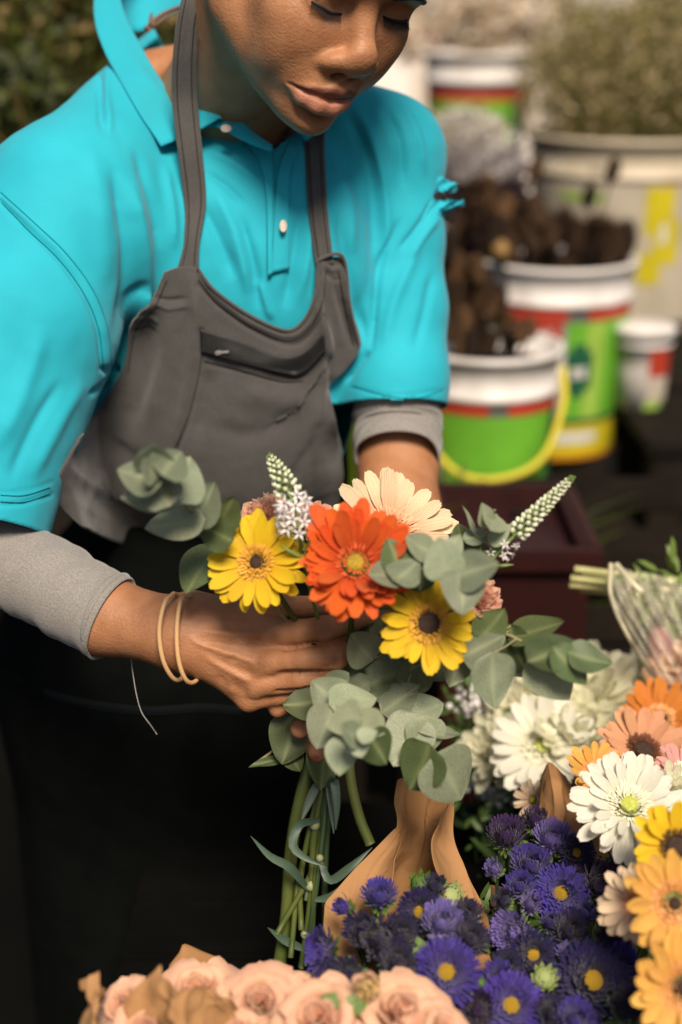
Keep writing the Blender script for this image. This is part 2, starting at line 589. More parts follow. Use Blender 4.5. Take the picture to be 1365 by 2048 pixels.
    # lips in head space, before the warp
    loc = (v0 - HT) @ HR / HS
    x, y, z = loc[:, 0], loc[:, 1], loc[:, 2]
    ax_ = np.abs(x)
    line = np.interp(ax_, [0, .008, .020, .031], [-.0745, -.0735, -.0728, -.0738])
    top = np.interp(ax_, [0, .006, .018, .030], [-.0652, -.0630, -.0668, -.0728])
    bot = np.interp(ax_, [0, .008, .018, .028], [-.0915, -.0905, -.0862, -.0758])
    soft = .0022
    lip = np.clip((top - z) / soft + .5, 0, 1) * np.clip((z - bot) / soft + .5, 0, 1) * (ax_ < .030) * (y > .004)
    upper = lip * (z > line)
    # strokes on skin: knuckles, tendons, veins, folds of the face
    hand = [
        ([(546, 1270)], 15, .0030), ([(521, 1328)], 14, .0032), ([(515, 1368)], 11, .0024), ([(500, 1402)], 12, .0016),
        ([(560, 1300), (605, 1292), (640, 1284)], 4, -.0030), ([(552, 1347), (605, 1345), (662, 1346)], 4, -.0036), ([(545, 1384), (595, 1382), (640, 1372)], 4, -.0030), ([(585, 1268)], 15, -.0012), ([(575, 1322)], 15, -.0012),
        ([(470, 1248), (480, 1262), (472, 1280)], 14, -.0012), ([(465, 1310), (470, 1325)], 10, -.0010), ([(640, 1335), (670, 1330)], 3, -.0008), ([(440, 1222), (470, 1215)], 8, .0008), ([(452, 1352), (470, 1392)], 7, .0010),
        ([(648, 1258)], 14, .0010), ([(672, 1318)], 15, .0010),
        ([(400, 1262), (470, 1268), (540, 1270)], 7, .0020), ([(405, 1290), (460, 1308), (515, 1326)], 7, .0022), ([(410, 1315), (460, 1342), (508, 1368)], 6, .0018),
        ([(400, 1288), (460, 1290), (530, 1298)], 10, -.0014), ([(420, 1318), (480, 1340), (520, 1350)], 9, -.0014), ([(430, 1350), (470, 1372), (500, 1388)], 8, -.0012),
        ([(381, 1270), (388, 1282), (410, 1292), (450, 1296)], 5, .0013), ([(400, 1225), (440, 1240), (500, 1252)], 5, .0008),
        ([(520, 1222), (545, 1224), (575, 1220)], 6, -.0022), ([(500, 1232), (515, 1222), (530, 1216)], 4, .0014),
        ([(640, 1240), (642, 1262), (640, 1276)], 3, -.0014), ([(648, 1240), (651, 1262), (650, 1276)], 3, -.0014), ([(657, 1240), (660, 1258), (658, 1272)], 3, -.0012),
        ([(664, 1300), (668, 1320), (664, 1334)], 3, -.0007), ([(510, 1312), (520, 1318)], 3, -.0006), ([(508, 1322), (518, 1330)], 3, -.0006)]
    face = [
        ([(648, 132), (622, 146), (600, 155)], 14, -.0006), ([(565, 130), (540, 165), (532, 205), (550, 240)], 15, -.0008),
        ([(618, 30), (650, 42), (690, 38)], 6, -.0010), ([(772, 52), (795, 60), (815, 52)], 6, -.0009)]
    v = sculpt(v, q, hand + face, dmax=1.24)
    return v, q, lip, upper, v0


skin = mat('skin_brown', (.330, .142, .064), .54, (.430, .200, .098), 55, .30, 420, sss=.08, spec=.42, ndetail=9, nlo=.3, nhi=.7)
attr_mix(skin, 'lip', (.36, .140, .098), .75)
attr_mix(skin, 'upper_lip_shade', (.150, .056, .036), .9)  # shade of the downward-facing upper lip, put into the skin colour
attr_mix(skin, 'knuckle', (.150, .060, .030), .6)
attr_mix(skin, 'nail', (.36, .060, .040), .8)
shirt_m = mat('cyan_pique_cotton', (.014, .360, .475), .75, (.018, .405, .525), 14, .22, 1500, sheen=.10, spec=.25)
collar_m = mat('cyan_ribbed_cotton', (.016, .385, .505), .75, None, sheen=.1, spec=.25)
rib_nt = collar_m.node_tree
under_m = mat('grey_jersey', (.200, .185, .172), .85, (.270, .250, .235), 650, .35, 600, sheen=.3, spec=.2)
apron_m = mat('grey_twill', (.062, .059, .058), .9, (.086, .081, .079), 900, .4, 900, sheen=.25, spec=.2)
zip_m = mat('black_zip_tape', (.010, .010, .011), .6, None, bump=.3, bscale=700)
steel_m = mat('dull_steel', (.07, .07, .072), .5, metal=.7)
skirt_m = mat('black_cotton', (.0030, .0036, .0034), .95, (.0044, .0050, .0047), 30, .2, 500, spec=.04)
seam_m = mat('faded_seam', (.012, .016, .018), .9, spec=.1)
hair_m = mat('black_hair', (.010, .008, .007), .45, (.018, .013, .010), 120, .5, 400)
navy_m = mat('navy_cloth', (.006, .009, .040), .9)
band_m = mat('tan_rubber', (.62, .38, .18), .45, sss=.1)
button_m = mat('pearl_button', (.62, .50, .42), .3, coat=.3)
cord_m = mat('brown_cord', (.17, .095, .060), .8, bump=.5, bscale=800)
seam_shirt_m = mat('cyan_seam', (.010, .270, .350), .85, spec=.1)
apron_seam_m = mat('apron_stitching', (.028, .025, .023), .9, spec=.1)
thread_m = mat('pale_thread', (.40, .38, .35), .9)
lash_m = mat('dark_lash', (.006, .005, .004), .7)


def rib(m, scale, ang):
    nt = m.node_tree; b = nt.nodes['Principled BSDF']
    uv = nt.nodes.new('ShaderNodeUVMap')
    w = nt.nodes.new('ShaderNodeTexWave'); w.inputs['Scale'].default_value = scale; w.bands_direction = ang
    nt.links.new(uv.outputs[0], w.inputs[0])
    bp = nt.nodes.new('ShaderNodeBump'); bp.inputs['Strength'].default_value = .35; bp.inputs['Distance'].default_value = .0012
    nt.links.new(w.outputs['Fac'], bp.inputs['Height']); nt.links.new(bp.outputs[0], b.inputs['Normal'])


rib(collar_m, 16, 'Y')

PERSON_AT = (-.13, 1.42, 0.0)
person = empty('person', PERSON_AT, 'florist in torn bright cyan polo shirt and dark grey apron gathering flowers, face looking down', 'person')

bv, bq, lip, upper, bv0 = build_body(BODY_RES)
bpx, bpy_, bd = proj(bv)
kn = np.zeros(len(bv))
for (cx, cy, r) in ((648, 1258, 16), (670, 1318, 15), (546, 1272, 16), (521, 1328, 15), (650, 1362, 12)):
    kn = np.maximum(kn, np.exp(-((bpx - cx) ** 2 + (bpy_ - cy) ** 2) / r ** 2) * (bd < 1.2) * (bpy_ > 1100))
nail = np.zeros(len(bv))
for (cx, cy, rx, ry) in ((741, 1229, 6, 7), (694, 1212, 7, 5), (631, 1515, 9, 4)):
    e = ((bpx - cx) / rx) ** 2 + ((bpy_ - cy) / ry) ** 2
    nail = np.maximum(nail, np.clip((1.15 - e) * 3, 0, 1) * (bd < 1.17))
body_me = mesh_from('body', bv, bq, skin)
set_attr(body_me, 'lip', lip); set_attr(body_me, 'upper_lip_shade', upper); set_attr(body_me, 'knuckle', kn); set_attr(body_me, 'nail', nail)
obj('body', body_me, person)

# hair pulled back over the crown, tied behind
fh = Field(H(0, -.09, .03) - .17, H(0, -.09, .03) + .17, .004)
fh.ell(H(0, -.090, .054), (.084, .106, .094), HR, .01)
fh.ell(H(0, -.185, .045), (.035, .030, .035), HR, .02)
fh.ell(H(0, .045, -.025), (.090, .085, .088), HR, .01, True)
fh.ell(H(0, -.09, -.085), (.10, .10, .07), HR, .02, True)
hv, hq = fh.extract()
obj('hair', mesh_from('hair', hv, hq, hair_m), person)
for s in (-1, 1):
    mb = MB()
    pts = [H(s * .047, -.001, -.0040), H(s * .040, .0075, -.0060), H(s * .031, .0095, -.0067), H(s * .020, .0080, -.0045)]
    pts = [p + .0 for p in pts]
    # follow the warped face
    out = []
    for p in pts:
        i = np.argmin(((bv0 - p) ** 2).sum(1)); out.append(bv[i] + HR @ np.array([0, .0006, 0]))
    mb.add(*tube(out, [.0007, .0013, .0014, .0007], 24, 8))
    c = catmull(np.array(out), 26)
    for i in range(1, 25):
        b0 = c[i]; dirv = HR @ np.array([s * (.25 + .02 * (12 - i)), .75, -.75]); dirv /= np.linalg.norm(dirv)
        mb.add(*tube([b0, b0 + dirv * .0045, b0 + dirv * .0085 + HR @ np.array([0, .001, .001])], [.0004, .0003, .0001], 4, 4))
    obj('eyelashes', mb.mesh('eyelashes', lash_m), person)

    brow = []
    for q_ in catmull(np.array([H(s * .016, .014, .0165), H(s * .034, .014, .0225), H(s * .052, -.002, .0165)]), 14):
        i = np.argmin(((bv0 - q_) ** 2).sum(1)); brow.append(bv[i] + HR @ np.array([0, .0004, 0]))
    mb = MB(); mb.add(*tube(brow, [.0014, .0030, .0032, .0010], 24, 8)) if False else mb.add(*tube(brow, list(.0008 + .0022 * np.sin(np.linspace(.4, 3.0, 14))), 28, 8))
    obj('eyebrow', mb.mesh('eyebrow', hair_m), person)

# ------------------------------------------------------------------ polo shirt
SRES = 0.0022
fs = Field((-.46, 1.0, .86), (.17, 1.62, 1.50), SRES)
fs.ell(P(455, 560, 1.395), (.150, .105, .165), None, .03)
fs.ell(P(430, 800, 1.435), (.140, .108, .150), None, .05)
fs.cone(P(312, 205, 1.375), P(140, 432, 1.275), .055, .076, .028)
fs.cone(P(560, 225, 1.40), P(768, 312, 1.385), .056, .055, .04)
fs.ell(P(450, 210, 1.46), (.12, .06, .09), None, .05)
fs.ell(P(360, 520, 1.335), (.070, .055, .075), None, .05)
fs.ell(P(590, 520, 1.345), (.065, .055, .075), None, .05)
# sleeves
fs.cone(P(132, 440, 1.272), P(28, 655, 1.245), .077, .090, .035)
fs.chain([P(28, 655, 1.245), P(-52, 1000, 1.215), P(-78, 1130, 1.205)], [.091, .069, .066], .006)
fs.chain([P(768, 312, 1.385), P(786, 470, 1.39), P(790, 620, 1.39), P(793, 760, 1.38), P(793, 900, 1.375)], [.055, .0455, .0470, .0465, .0465], .025)
sv, sq = fs.extract()
shirt_strokes = [
    # right sleeve: seam, drape
    ([(0, 402), (60, 462), (120, 520), (170, 590), (198, 660), (205, 738)], 5, -.0030, False),
    ([(-5, 392), (68, 450), (130, 510), (184, 585), (212, 660), (217, 738)], 5, .0012, False),
    ([(-10, 900), (40, 800), (90, 650)], 26, .0045), ([(20, 960), (70, 850), (125, 760)], 16, -.0035), ([(60, 960), (110, 860), (170, 760)], 18, .0035),
    ([(-20, 1010), (40, 1008), (105, 990)], 4, -.0014, False), ([(-20, 985), (40, 983), (105, 965)], 3, -.0008, False),
    ([(205, 740), (222, 742), (240, 735)], 10, -.006), ([(180, 790), (210, 770), (238, 742)], 6, -.005),
    # chest, right side
    ([(200, 130), (200, 190), (206, 260)], 7, -.0045), ([(214, 130), (214, 190), (222, 270)], 10, .0030),
    ([(225, 330), (245, 430), (255, 560), (240, 690)], 17, -.0065), ([(262, 360), (285, 470), (292, 570), (268, 660)], 15, .0055), ([(270, 300), (310, 420), (318, 500)], 13, -.0045),
    ([(330, 330), (345, 420), (350, 500)], 14, .0040), ([(275, 650), (285, 595), (300, 585)], 6, .004), ([(250, 670), (265, 600), (290, 560)], 9, -.005),
    ([(180, 300), (205, 420), (215, 560)], 24, .0030),
    # chest between the straps
    ([(400, 400), (440, 480), (470, 560)], 16, -.0050), ([(430, 380), (470, 470), (500, 590)], 15, .0045), ([(480, 430), (505, 520), (520, 620)], 12, -.0050), ([(515, 560), (530, 600), (545, 640)], 9, .004),
    ([(600, 420), (590, 500), (570, 620)], 14, -.0050), ([(622, 400), (618, 500), (600, 600)], 10, .0035), ([(410, 300), (470, 330), (515, 360)], 10, .0035), ([(405, 340), (450, 370), (490, 410)], 10, -.0030),
    # left side and sleeve
    ([(690, 220), (725, 290), (748, 400), (752, 560)], 14, -.0050), ([(715, 220), (752, 300), (772, 400), (775, 520)], 12, .0045), ([(765, 210), (800, 280), (808, 380)], 13, -.0045),
    ([(660, 300), (695, 400), (705, 510)], 16, .0045), ([(675, 420), (690, 500), (716, 620), (735, 690)], 13, -.0055), ([(742, 700), (752, 600), (765, 520), (800, 440)], 8, -.0060),
    ([(768, 690), (790, 600), (838, 490)], 15, .0045), ([(800, 500), (840, 450), (872, 400)], 8, -.0050), ([(815, 520), (850, 470), (880, 430)], 8, .003), ([(740, 700), (720, 725), (690, 765)], 6, -.0055),
    ([(830, 700), (850, 620), (868, 540)], 12, -.0030), ([(705, 775), (790, 792), (888, 780)], 3, -.0010, False), ([(800, 200), (835, 270), (850, 350)], 10, .0030),
]
shirt_strokes = [(st[0], st[1] * (.78 if st[1] > 7 else 1), *st[2:]) for st in shirt_strokes]
sv = sculpt(sv, sq, shirt_strokes)
# small unevenness of worn cloth
sn = vnormals(sv, sq)
nz = np.array([mnoise.noise(Vector(p) * 22) + .5 * mnoise.noise(Vector(p) * 55) for p in sv])
sv = sv + sn * (nz * .0011)[:, None]


def pin(px, py, poly):
    poly = np.asarray(poly, float); inside = np.zeros(px.shape, bool); j = len(poly) - 1
    for i in range(len(poly)):
        xi, yi = poly[i]; xj, yj = poly[j]
        c = ((yi > py) != (yj > py)) & (px < (xj - xi) * (py - yi) / (yj - yi + 1e-12) + xi)
        inside ^= c; j = i
    return inside


def cut_mesh(v, q, keep):
    qk = q[keep[q].all(1)]
    used = np.zeros(len(v), bool); used[qk.ravel()] = True
    idx = np.cumsum(used) - 1
    return v[used], idx[qk]


def bisect(v, q, co, no):
    """Clean straight cut: everything on the normal's side goes."""
    bm = bmesh.new(); me = mesh_from('t', v, q)
    bm.from_mesh(me); bpy.data.meshes.remove(me)
    bmesh.ops.bisect_plane(bm, geom=bm.verts[:] + bm.edges[:] + bm.faces[:], plane_co=Vector(co), plane_no=Vector(no), clear_outer=True, dist=1e-5)
    bmesh.ops.triangulate(bm, faces=bm.faces[:])
    bm.verts.index_update()
    V = np.array([x.co[:] for x in bm.verts]); T = np.array([[x.index for x in fc.verts] for fc in bm.faces])
    bm.free()
    return V, T


spx, spy, sd = proj(sv)
hole = pin(spx, spy, [(285, -300), (300, 40), (350, 130), (395, 190), (470, 240), (525, 290), (547, 296), (592, 262), (640, 190), (690, -300)])
neck_c = np.linalg.norm(sv - P(440, 120, 1.36), axis=1) < .085
keep = ~((hole & (spy < 300) & (sd < 1.50)) | neck_c)
# the tear high on the left sleeve
tear = pin(spx, spy, [(884, 372), (872, 384), (868, 396), (876, 404), (905, 402), (920, 380), (905, 366)])
keep &= ~(tear & (sd < 1.45))
sv, sq = cut_mesh(sv, sq, keep)
a, b = P(-52, 1000, 1.215), P(-78, 1130, 1.205)
h1 = P(-68, 1038, 1.212)
sv, sq = bisect(sv, sq, h1, np.array([-.02, .0, -1.0])) if False else (sv, sq)


def trim(v, q, co, no, near, rad):
    """Cut only the tube near a point (the rest of the garment is left alone)."""
    m = np.linalg.norm(v - near, axis=1) < rad
    side = ((v - co) @ np.asarray(no) > 0) & m
    # slide the last ring onto the plane so that the hem is straight
    e = ((v - co) @ np.asarray(no))
    band = m & (np.abs(e) < SRES * .9)
    v = v.copy()
    v[band] -= e[band][:, None] * np.asarray(no)[None]
    side &= ~band
    return cut_mesh(v, q, ~side)


nR = (b - a) / np.linalg.norm(b - a)
sv, sq = trim(sv, sq, P(-66, 1048, 1.212), nR, P(-75, 1120, 1.205), .14)
nL = P(793, 900, 1.375) - P(793, 760, 1.38); nL /= np.linalg.norm(nL)
sv, sq = trim(sv, sq, P(793, 812, 1.378), nL, P(793, 880, 1.375), .085)
# trunk of the shirt ends under the apron
sv, sq = cut_mesh(sv, sq, sv[:, 2] > .90)
shirt_me = mesh_from('polo_shirt', sv, sq, shirt_m)
shirt = obj('polo_shirt', shirt_me, person)
so = shirt.modifiers.new('thickness', 'SOLIDIFY'); so.thickness = .0018; so.offset = -1
SHIRT_BVH = BVHTree.FromPolygons([tuple(x) for x in sv], [tuple(int(i) for i in t) for t in sq])

# black skirt, and legs inside it down to the ground
fk = Field((-.40, 1.18, .0), (.20, 1.72, 1.12), .006)
fk.ell(P(430, 900, 1.52), (.136, .105, .16), None, .05)
wc = P(420, 1060, 1.56)
fk.cone(wc, wc + np.array([-.055, .02, -.18]), .12, .185, .08)
fk.cone(wc + np.array([-.055, .02, -.18]), np.array([wc[0] - .05, wc[1] + .04, .16]), .185, .19, .06)
kv, kq = fk.extract()
kz = np.array([mnoise.noise(Vector((p[0] * 14, p[1] * 14, p[2] * 3))) for p in kv])
kv = kv + vnormals(kv, kq) * (kz * .006)[:, None]
kv, kq = cut_mesh(kv, kq, (kv[:, 2] < 1.04) & (kv[:, 2] > .10))
skirt = obj('skirt', mesh_from('skirt', kv, kq, skirt_m), person)
mb = MB()
for s in (-1, 1):
    x = wc[0] - .03 + s * .075
    mb.add(*tube([(x, 1.50, .60), (x, 1.49, .30), (x, 1.50, .09)], [.06, .05, .036], 12, 12))
    mb.add(*tube([(x, 1.53, .035), (x, 1.46, .035), (x, 1.36, .03), (x, 1.30, .028)], [.03, .034, .034, .016], 14, 12))
obj('shoes', mb.mesh('shoes', skirt_m), person)


def cast(px, py, trees):
    o = Vector(CAM_POS); dr = Vector(P(px, py, 1.0) - CAM_POS).normalized()
    best = None
    for t in trees:
        h = t.ray_cast(o, dr)
        if h[0] is not None and (best is None or h[3] < best): best = h[3]
    return None if best is None else best * dr.dot(Vector(FWD))


def drape(gridpx, trees, off, smooth=3, dflt=1.35, post=0):
    """Depth (along the view axis) for a grid of photo pixels laid on the garments below, smoothed like cloth under tension."""
    nv, nu = gridpx.shape[:2]
    D = np.full((nv, nu), np.nan)
    for j in range(nv):
        for i in range(nu):
            h = cast(gridpx[j, i, 0], gridpx[j, i, 1], trees)
            if h is not None and h < 1.46: D[j, i] = h
    if np.isnan(D).all(): D[:] = dflt
    for _ in range(400):
        m = np.isnan(D)
        if not m.any(): break
        pad = np.pad(D, 1, constant_values=np.nan)
        st = np.stack([pad[:-2, 1:-1], pad[2:, 1:-1], pad[1:-1, :-2], pad[1:-1, 2:]])
        with np.errstate(all='ignore'):
            import warnings
            with warnings.catch_warnings():
                warnings.simplefilter('ignore'); av = np.nanmean(st, 0)
        D[m] = av[m]
    raw = D.copy()
    for _ in range(smooth):
        pad = np.pad(D, 1, mode='edge')
        D = (pad[:-2, 1:-1] + pad[2:, 1:-1] + pad[1:-1, :-2] + pad[1:-1, 2:] + 2 * D) / 6
        D = np.minimum(D, raw)
    for _ in range(post):
        pad = np.pad(D, 1, mode='reflect', reflect_type='odd')
        D = (pad[:-2, 1:-1] + pad[2:, 1:-1] + pad[1:-1, :-2] + pad[1:-1, 2:] + 2 * D) / 6
    return D - off


def sheet(name, gridpx, D, m, parent=None, thick=.0016, extra=None, uvs=True, subd=0):
    nv, nu = D.shape
    V = np.array([P(gridpx[j, i, 0], gridpx[j, i, 1], D[j, i]) for j in range(nv) for i in range(nu)])
    me = mesh_from(name, V, np.array([f[::-1] for f in grid_faces(nu, nv)]), m)
    if uvs:
        uv = me.uv_layers.new(name='UVMap')
        li = np.empty(len(me.loops), np.int32); me.loops.foreach_get('vertex_index', li)
        U = np.stack([(li % nu) / (nu - 1), (li // nu) / (nv - 1)], 1).astype(np.float32)
        uv.data.foreach_set('uv', U.ravel())
    o = obj(name, me, parent)
    s = o.modifiers.new('thickness', 'SOLIDIFY'); s.thickness = thick; s.offset = 1 if False else -1
    return o, V


def coons(T, B, L, R, nu, nv):
    T, B = catmull(np.column_stack([T, np.zeros(len(T))]), nu)[:, :2], catmull(np.column_stack([B, np.zeros(len(B))]), nu)[:, :2]
    L, R = catmull(np.column_stack([L, np.zeros(len(L))]), nv)[:, :2], catmull(np.column_stack([R, np.zeros(len(R))]), nv)[:, :2]
    u = np.linspace(0, 1, nu)[None, :, None]; w = np.linspace(0, 1, nv)[:, None, None]
    return (1 - w) * T[None] + w * B[None] + (1 - u) * L[:, None] + u * R[:, None] - ((1 - u) * (1 - w) * T[0] + u * (1 - w) * T[-1] + (1 - u) * w * B[0] + u * w * B[-1])


def ribbon_px(center, widths, n, m=7):
    """Pixel grid of a strap: centre line (px, py[, d]) and width in px."""
    c = np.asarray(center, float)
    q = catmull(np.column_stack([c[:, :2], np.zeros(len(c)), np.asarray(widths, float), c[:, 2] if c.shape[1] > 2 else np.zeros(len(c))]), n)
    t = np.gradient(q[:, :2], axis=0); t /= np.linalg.norm(t, axis=1)[:, None]
    nn = np.stack([-t[:, 1], t[:, 0]], 1)
    s = np.linspace(.5, -.5, m)
    G = q[:, None, :2] + nn[:, None] * s[None, :, None] * q[:, None, 3:4]
    return G, q[:, 4]


# plackets, collar
SK = [SHIRT_BVH]
g = coons([(478, 262), (512, 272), (544, 294)], [(536, 552), (540, 550), (545, 548)], [(478, 262), (520, 320), (534, 400), (536, 552)], [(544, 294), (547, 360), (545, 450), (545, 548)], 9, 40)
D = drape(g, SK, .0050, 6)
sheet('placket', g, D, shirt_m, shirt, .0025)
g = coons([(592, 262), (600, 262), (612, 268)], [(543, 546), (560, 542), (580, 538)], [(592, 262), (560, 330), (551, 420), (543, 546)], [(612, 268), (582, 340), (579, 430), (580, 538)], 9, 40)
D = drape(g, SK, .0032, 6)
sheet('placket', g, D, shirt_m, shirt, .0025)


def button(px, py, r, stretch=1.0, at=None):
    h = at or cast(px, py, SK)
    d = (h or 1.29) - .0085
    c = P(px, py, d)
    prof = [(0, .0012), (r * .55, .0010), (r * .7, .0018), (r, .0014), (r, .0002), (r * .8, -.0006), (0, -.0006)]
    V, F_ = lathe(prof, 20)
    R = np.array(frame_from(-FWD + .25 * UPV))
    V = (V * np.array([1, stretch, 1])) @ R.T + c
    obj('button', mesh_from('button', V, F_, button_m), shirt)


# collar: neck band with the turned-down leaf, standing up around the back of the neck
def leaf(name, top, bot, n=40, m=14, thick=.0022, mt=None):
    """Collar leaf between two edges, each a list of (px, py, d)."""
    T, B = catmull(np.array(top, float), n), catmull(np.array(bot, float), n)
    G = np.zeros((m, n, 2)); D = np.zeros((m, n))
    for j in range(m):
        w = j / (m - 1)
        q = T * (1 - w) + B * w
        G[j] = q[:, :2]; D[j] = q[:, 2] - .006 * math.sin(math.pi * w)
        for i in range(n):
            h = cast(q[i, 0], q[i, 1], SK)
            if h is not None: D[j, i] = min(D[j, i], h - .005)
    for _ in range(6):
        pad = np.pad(D, 1, mode='edge'); D = np.minimum(D, (pad[:-2, 1:-1] + pad[2:, 1:-1] + pad[1:-1, :-2] + pad[1:-1, 2:]) / 4)
    return sheet(name, G, D, mt or collar_m, shirt, thick)


leaf('collar', [(395, -150, 1.52), (290, -110, 1.45), (242, -10, 1.385), (290, 105, 1.335), (345, 190, 1.310), (395, 262, 1.290)],
     [(330, -190, 1.53), (215, -150, 1.46), (188, 5, 1.372), (206, 95, 1.325), (262, 195, 1.288), (322, 291, 1.262)][:6], 60, 16)
leaf('collar', [(345, 120, 1.330), (372, 155, 1.310), (394, 180, 1.296), (446, 233, 1.270)], [(345, 270, 1.290), (372, 275, 1.272), (396, 260, 1.264), (440, 238, 1.264)], 40, 12)
leaf('collar', [(690, 90, 1.40), (655, 160, 1.370), (622, 215, 1.335), (592, 262, 1.305)], [(728, 110, 1.39), (700, 180, 1.36), (662, 240, 1.32), (612, 284, 1.295)], 40, 12)
leaf('collar_lining', [(240, -60, 1.47), (280, -40, 1.50), (340, -30, 1.50), (420, -40, 1.46)], [(236, 30, 1.42), (275, 62, 1.44), (330, 30, 1.45), (410, 0, 1.42)], 30, 8)
leaf('collar_stand', [(380, 190, 1.305), (430, 226, 1.285), (480, 238, 1.275), (508, 264, 1.268), (546, 290, 1.262)], [(390, 262, 1.285), (430, 254, 1.272), (470, 274, 1.268), (508, 292, 1.262), (544, 304, 1.258)], 40, 8)
button(453, 258, .0050, .75, 1.268)
button(567, 453, .0032, 1.9)
# seam of the shoulder
mbs = MB()
mbs.add(*tube([P(198, 95, 1.325), P(150, 125, 1.29), P(90, 190, 1.255), (P(40, 270, 1.235)), P(0, 345, 1.225)], [.003, .0022, .002, .002, .002], 30, 6))
# stitched seams of the shirt
def seam(name, pts, m, parent, trees, r=.0006, off=.0006, n=60):
    ps = catmull(np.array(pts, float), n)
    mb = MB(); mb.add(*tube([P(x, y, dep0(x, y, off, trees)) for x, y in ps], r, n, 5)); obj(name, mb.mesh(name, m), parent)


def dep0(px, py, off, trees):
    global _last
    h = cast(px, py, trees)
    if h is None: h = _last
    _last = h
    return h - off


_last = 1.3
for pts in ([(4, 404), (60, 462), (120, 520), (170, 590), (198, 660), (208, 738)], [(2, 384), (72, 448), (134, 508), (188, 583), (216, 660), (224, 735)], [(2, 990), (50, 990), (100, 974)], [(2, 1003), (50, 1003), (100, 986)],
            [(704, 770), (780, 792), (840, 795), (886, 778)], [(482, 272), (520, 325), (533, 400), (535, 540)], [(545, 541), (562, 541), (578, 536)]):
    seam('seam', pts, seam_shirt_m, shirt, SK)
# frayed edges of the tear
ft = MB()
for edge, flare in (([(868, 392), (876, 380), (890, 370), (908, 366), (910, 380), (896, 384), (880, 382)], -1), ([(868, 398), (880, 402), (900, 404), (926, 405), (912, 412), (890, 424), (876, 440)], 1)):
    c = catmull(np.array([P(x, y, 1.372) for x, y in edge]), 26)
    for i in range(26):
        w = .0030 + .0016 * random.random()
        for k in range(2):
            p0 = c[i] + RNG.normal(0, .0008, 3)
            p1 = p0 + RNG.normal(0, .0018, 3)
            ft.add(*tube([p0, (p0 + p1) / 2 + RNG.normal(0, .0006, 3), p1], [.0005, .0004, .0002], 4, 4))
for T_, B_ in (([(842, 310), (866, 335), (888, 356), (911, 364)], [(842, 372), (862, 384), (884, 386), (908, 380)]), ([(842, 402), (868, 400), (896, 403), (928, 404)], [(846, 470), (866, 450), (884, 426), (916, 414)])):
    g = coons(T_, B_, [T_[0], B_[0]], [T_[-1], B_[-1]], 18, 8)
    V = np.array([P(g[j, i, 0] + (RNG.normal(0, 2.2) if i > 8 else 0), g[j, i, 1] + (RNG.normal(0, 2.2) if j in (0, 7) and i > 6 else 0), 1.352 + .018 * (i / 17) + .004 * math.sin(i * .9 + j)) for j in range(8) for i in range(18)])
    ft.add(V, grid_faces(18, 8))
obj('frayed_tear', ft.mesh('frayed_tear', shirt_m), shirt)

# grey undershirt sleeves
wr1 = lambda t, a: .020 * math.sin(34 * t + 1.6 * math.sin(a) + 2 * math.sin(2 * a + 3 * t)) + .014 * math.sin(57 * t + 2.0 * math.cos(a))
mb = MB(); mb.add(*tube([P(-110, 1010, 1.232), P(-40, 1092, 1.228), P(90, 1160, 1.196), P(165, 1205, 1.182), P(222, 1235, 1.170)], [.0400, .0395, .0380, .0368, .0358], 90, 48, False, wr1))
V, F_ = tube([P(212, 1230, 1.172), P(216, 1232, 1.1715), P(221, 1234, 1.1705), P(225, 1236, 1.170)], [.0362, .0370, .0370, .0358], 8, 48, False)
mb.add(V, F_)
us = obj('undershirt_sleeve', mb.mesh('undershirt_sleeve', under_m), person); s_ = us.modifiers.new('thickness', 'SOLIDIFY'); s_.thickness = .0016; s_.offset = 1
wr2 = lambda t, a: .030 * math.sin(26 * t + 2.2 * math.sin(a + 1) + 1.4 * math.cos(2 * a)) + .016 * math.sin(47 * t + 1.5 * math.cos(a))
mb = MB(); mb.add(*tube([P(793, 700, 1.380), P(795, 790, 1.382), P(796, 860, 1.378), P(795, 915, 1.358)], [.0425, .0430, .0425, .0410], 70, 44, False, wr2))
us = obj('undershirt_sleeve', mb.mesh('undershirt_sleeve', under_m), person); s_ = us.modifiers.new('thickness', 'SOLIDIFY'); s_.thickness = .0018; s_.offset = 1

# apron
SKIRT_BVH = BVHTree.FromPolygons([tuple(x) for x in kv], [tuple(int(i) for i in t) for t in kq])
ag = coons([(330, 545), (362, 534), (395, 537), (430, 580), (500, 630), (572, 660), (608, 640), (632, 590), (636, 530), (640, 518), (687, 513)],
           [(106, 1000), (165, 1052), (270, 1095), (450, 1120), (665, 1065)],
           [(330, 545), (300, 610), (262, 655), (245, 740), (190, 830), (130, 930), (112, 970), (106, 1000)],
           [(687, 513), (700, 610), (721, 690), (694, 738), (662, 775), (672, 840), (686, 920), (684, 980), (665, 1065)], 150, 150)
aD = drape(ag, SK, .012, 60, post=60) + .030 * (np.clip((np.linspace(0, 1, 150) - .72) / .28, 0, 1) ** 2)[:, None]
av = np.array([P(ag[j, i, 0], ag[j, i, 1], aD[j, i]) for j in range(150) for i in range(150)])
aq = np.array([f[::-1] for f in grid_faces(150, 150)])
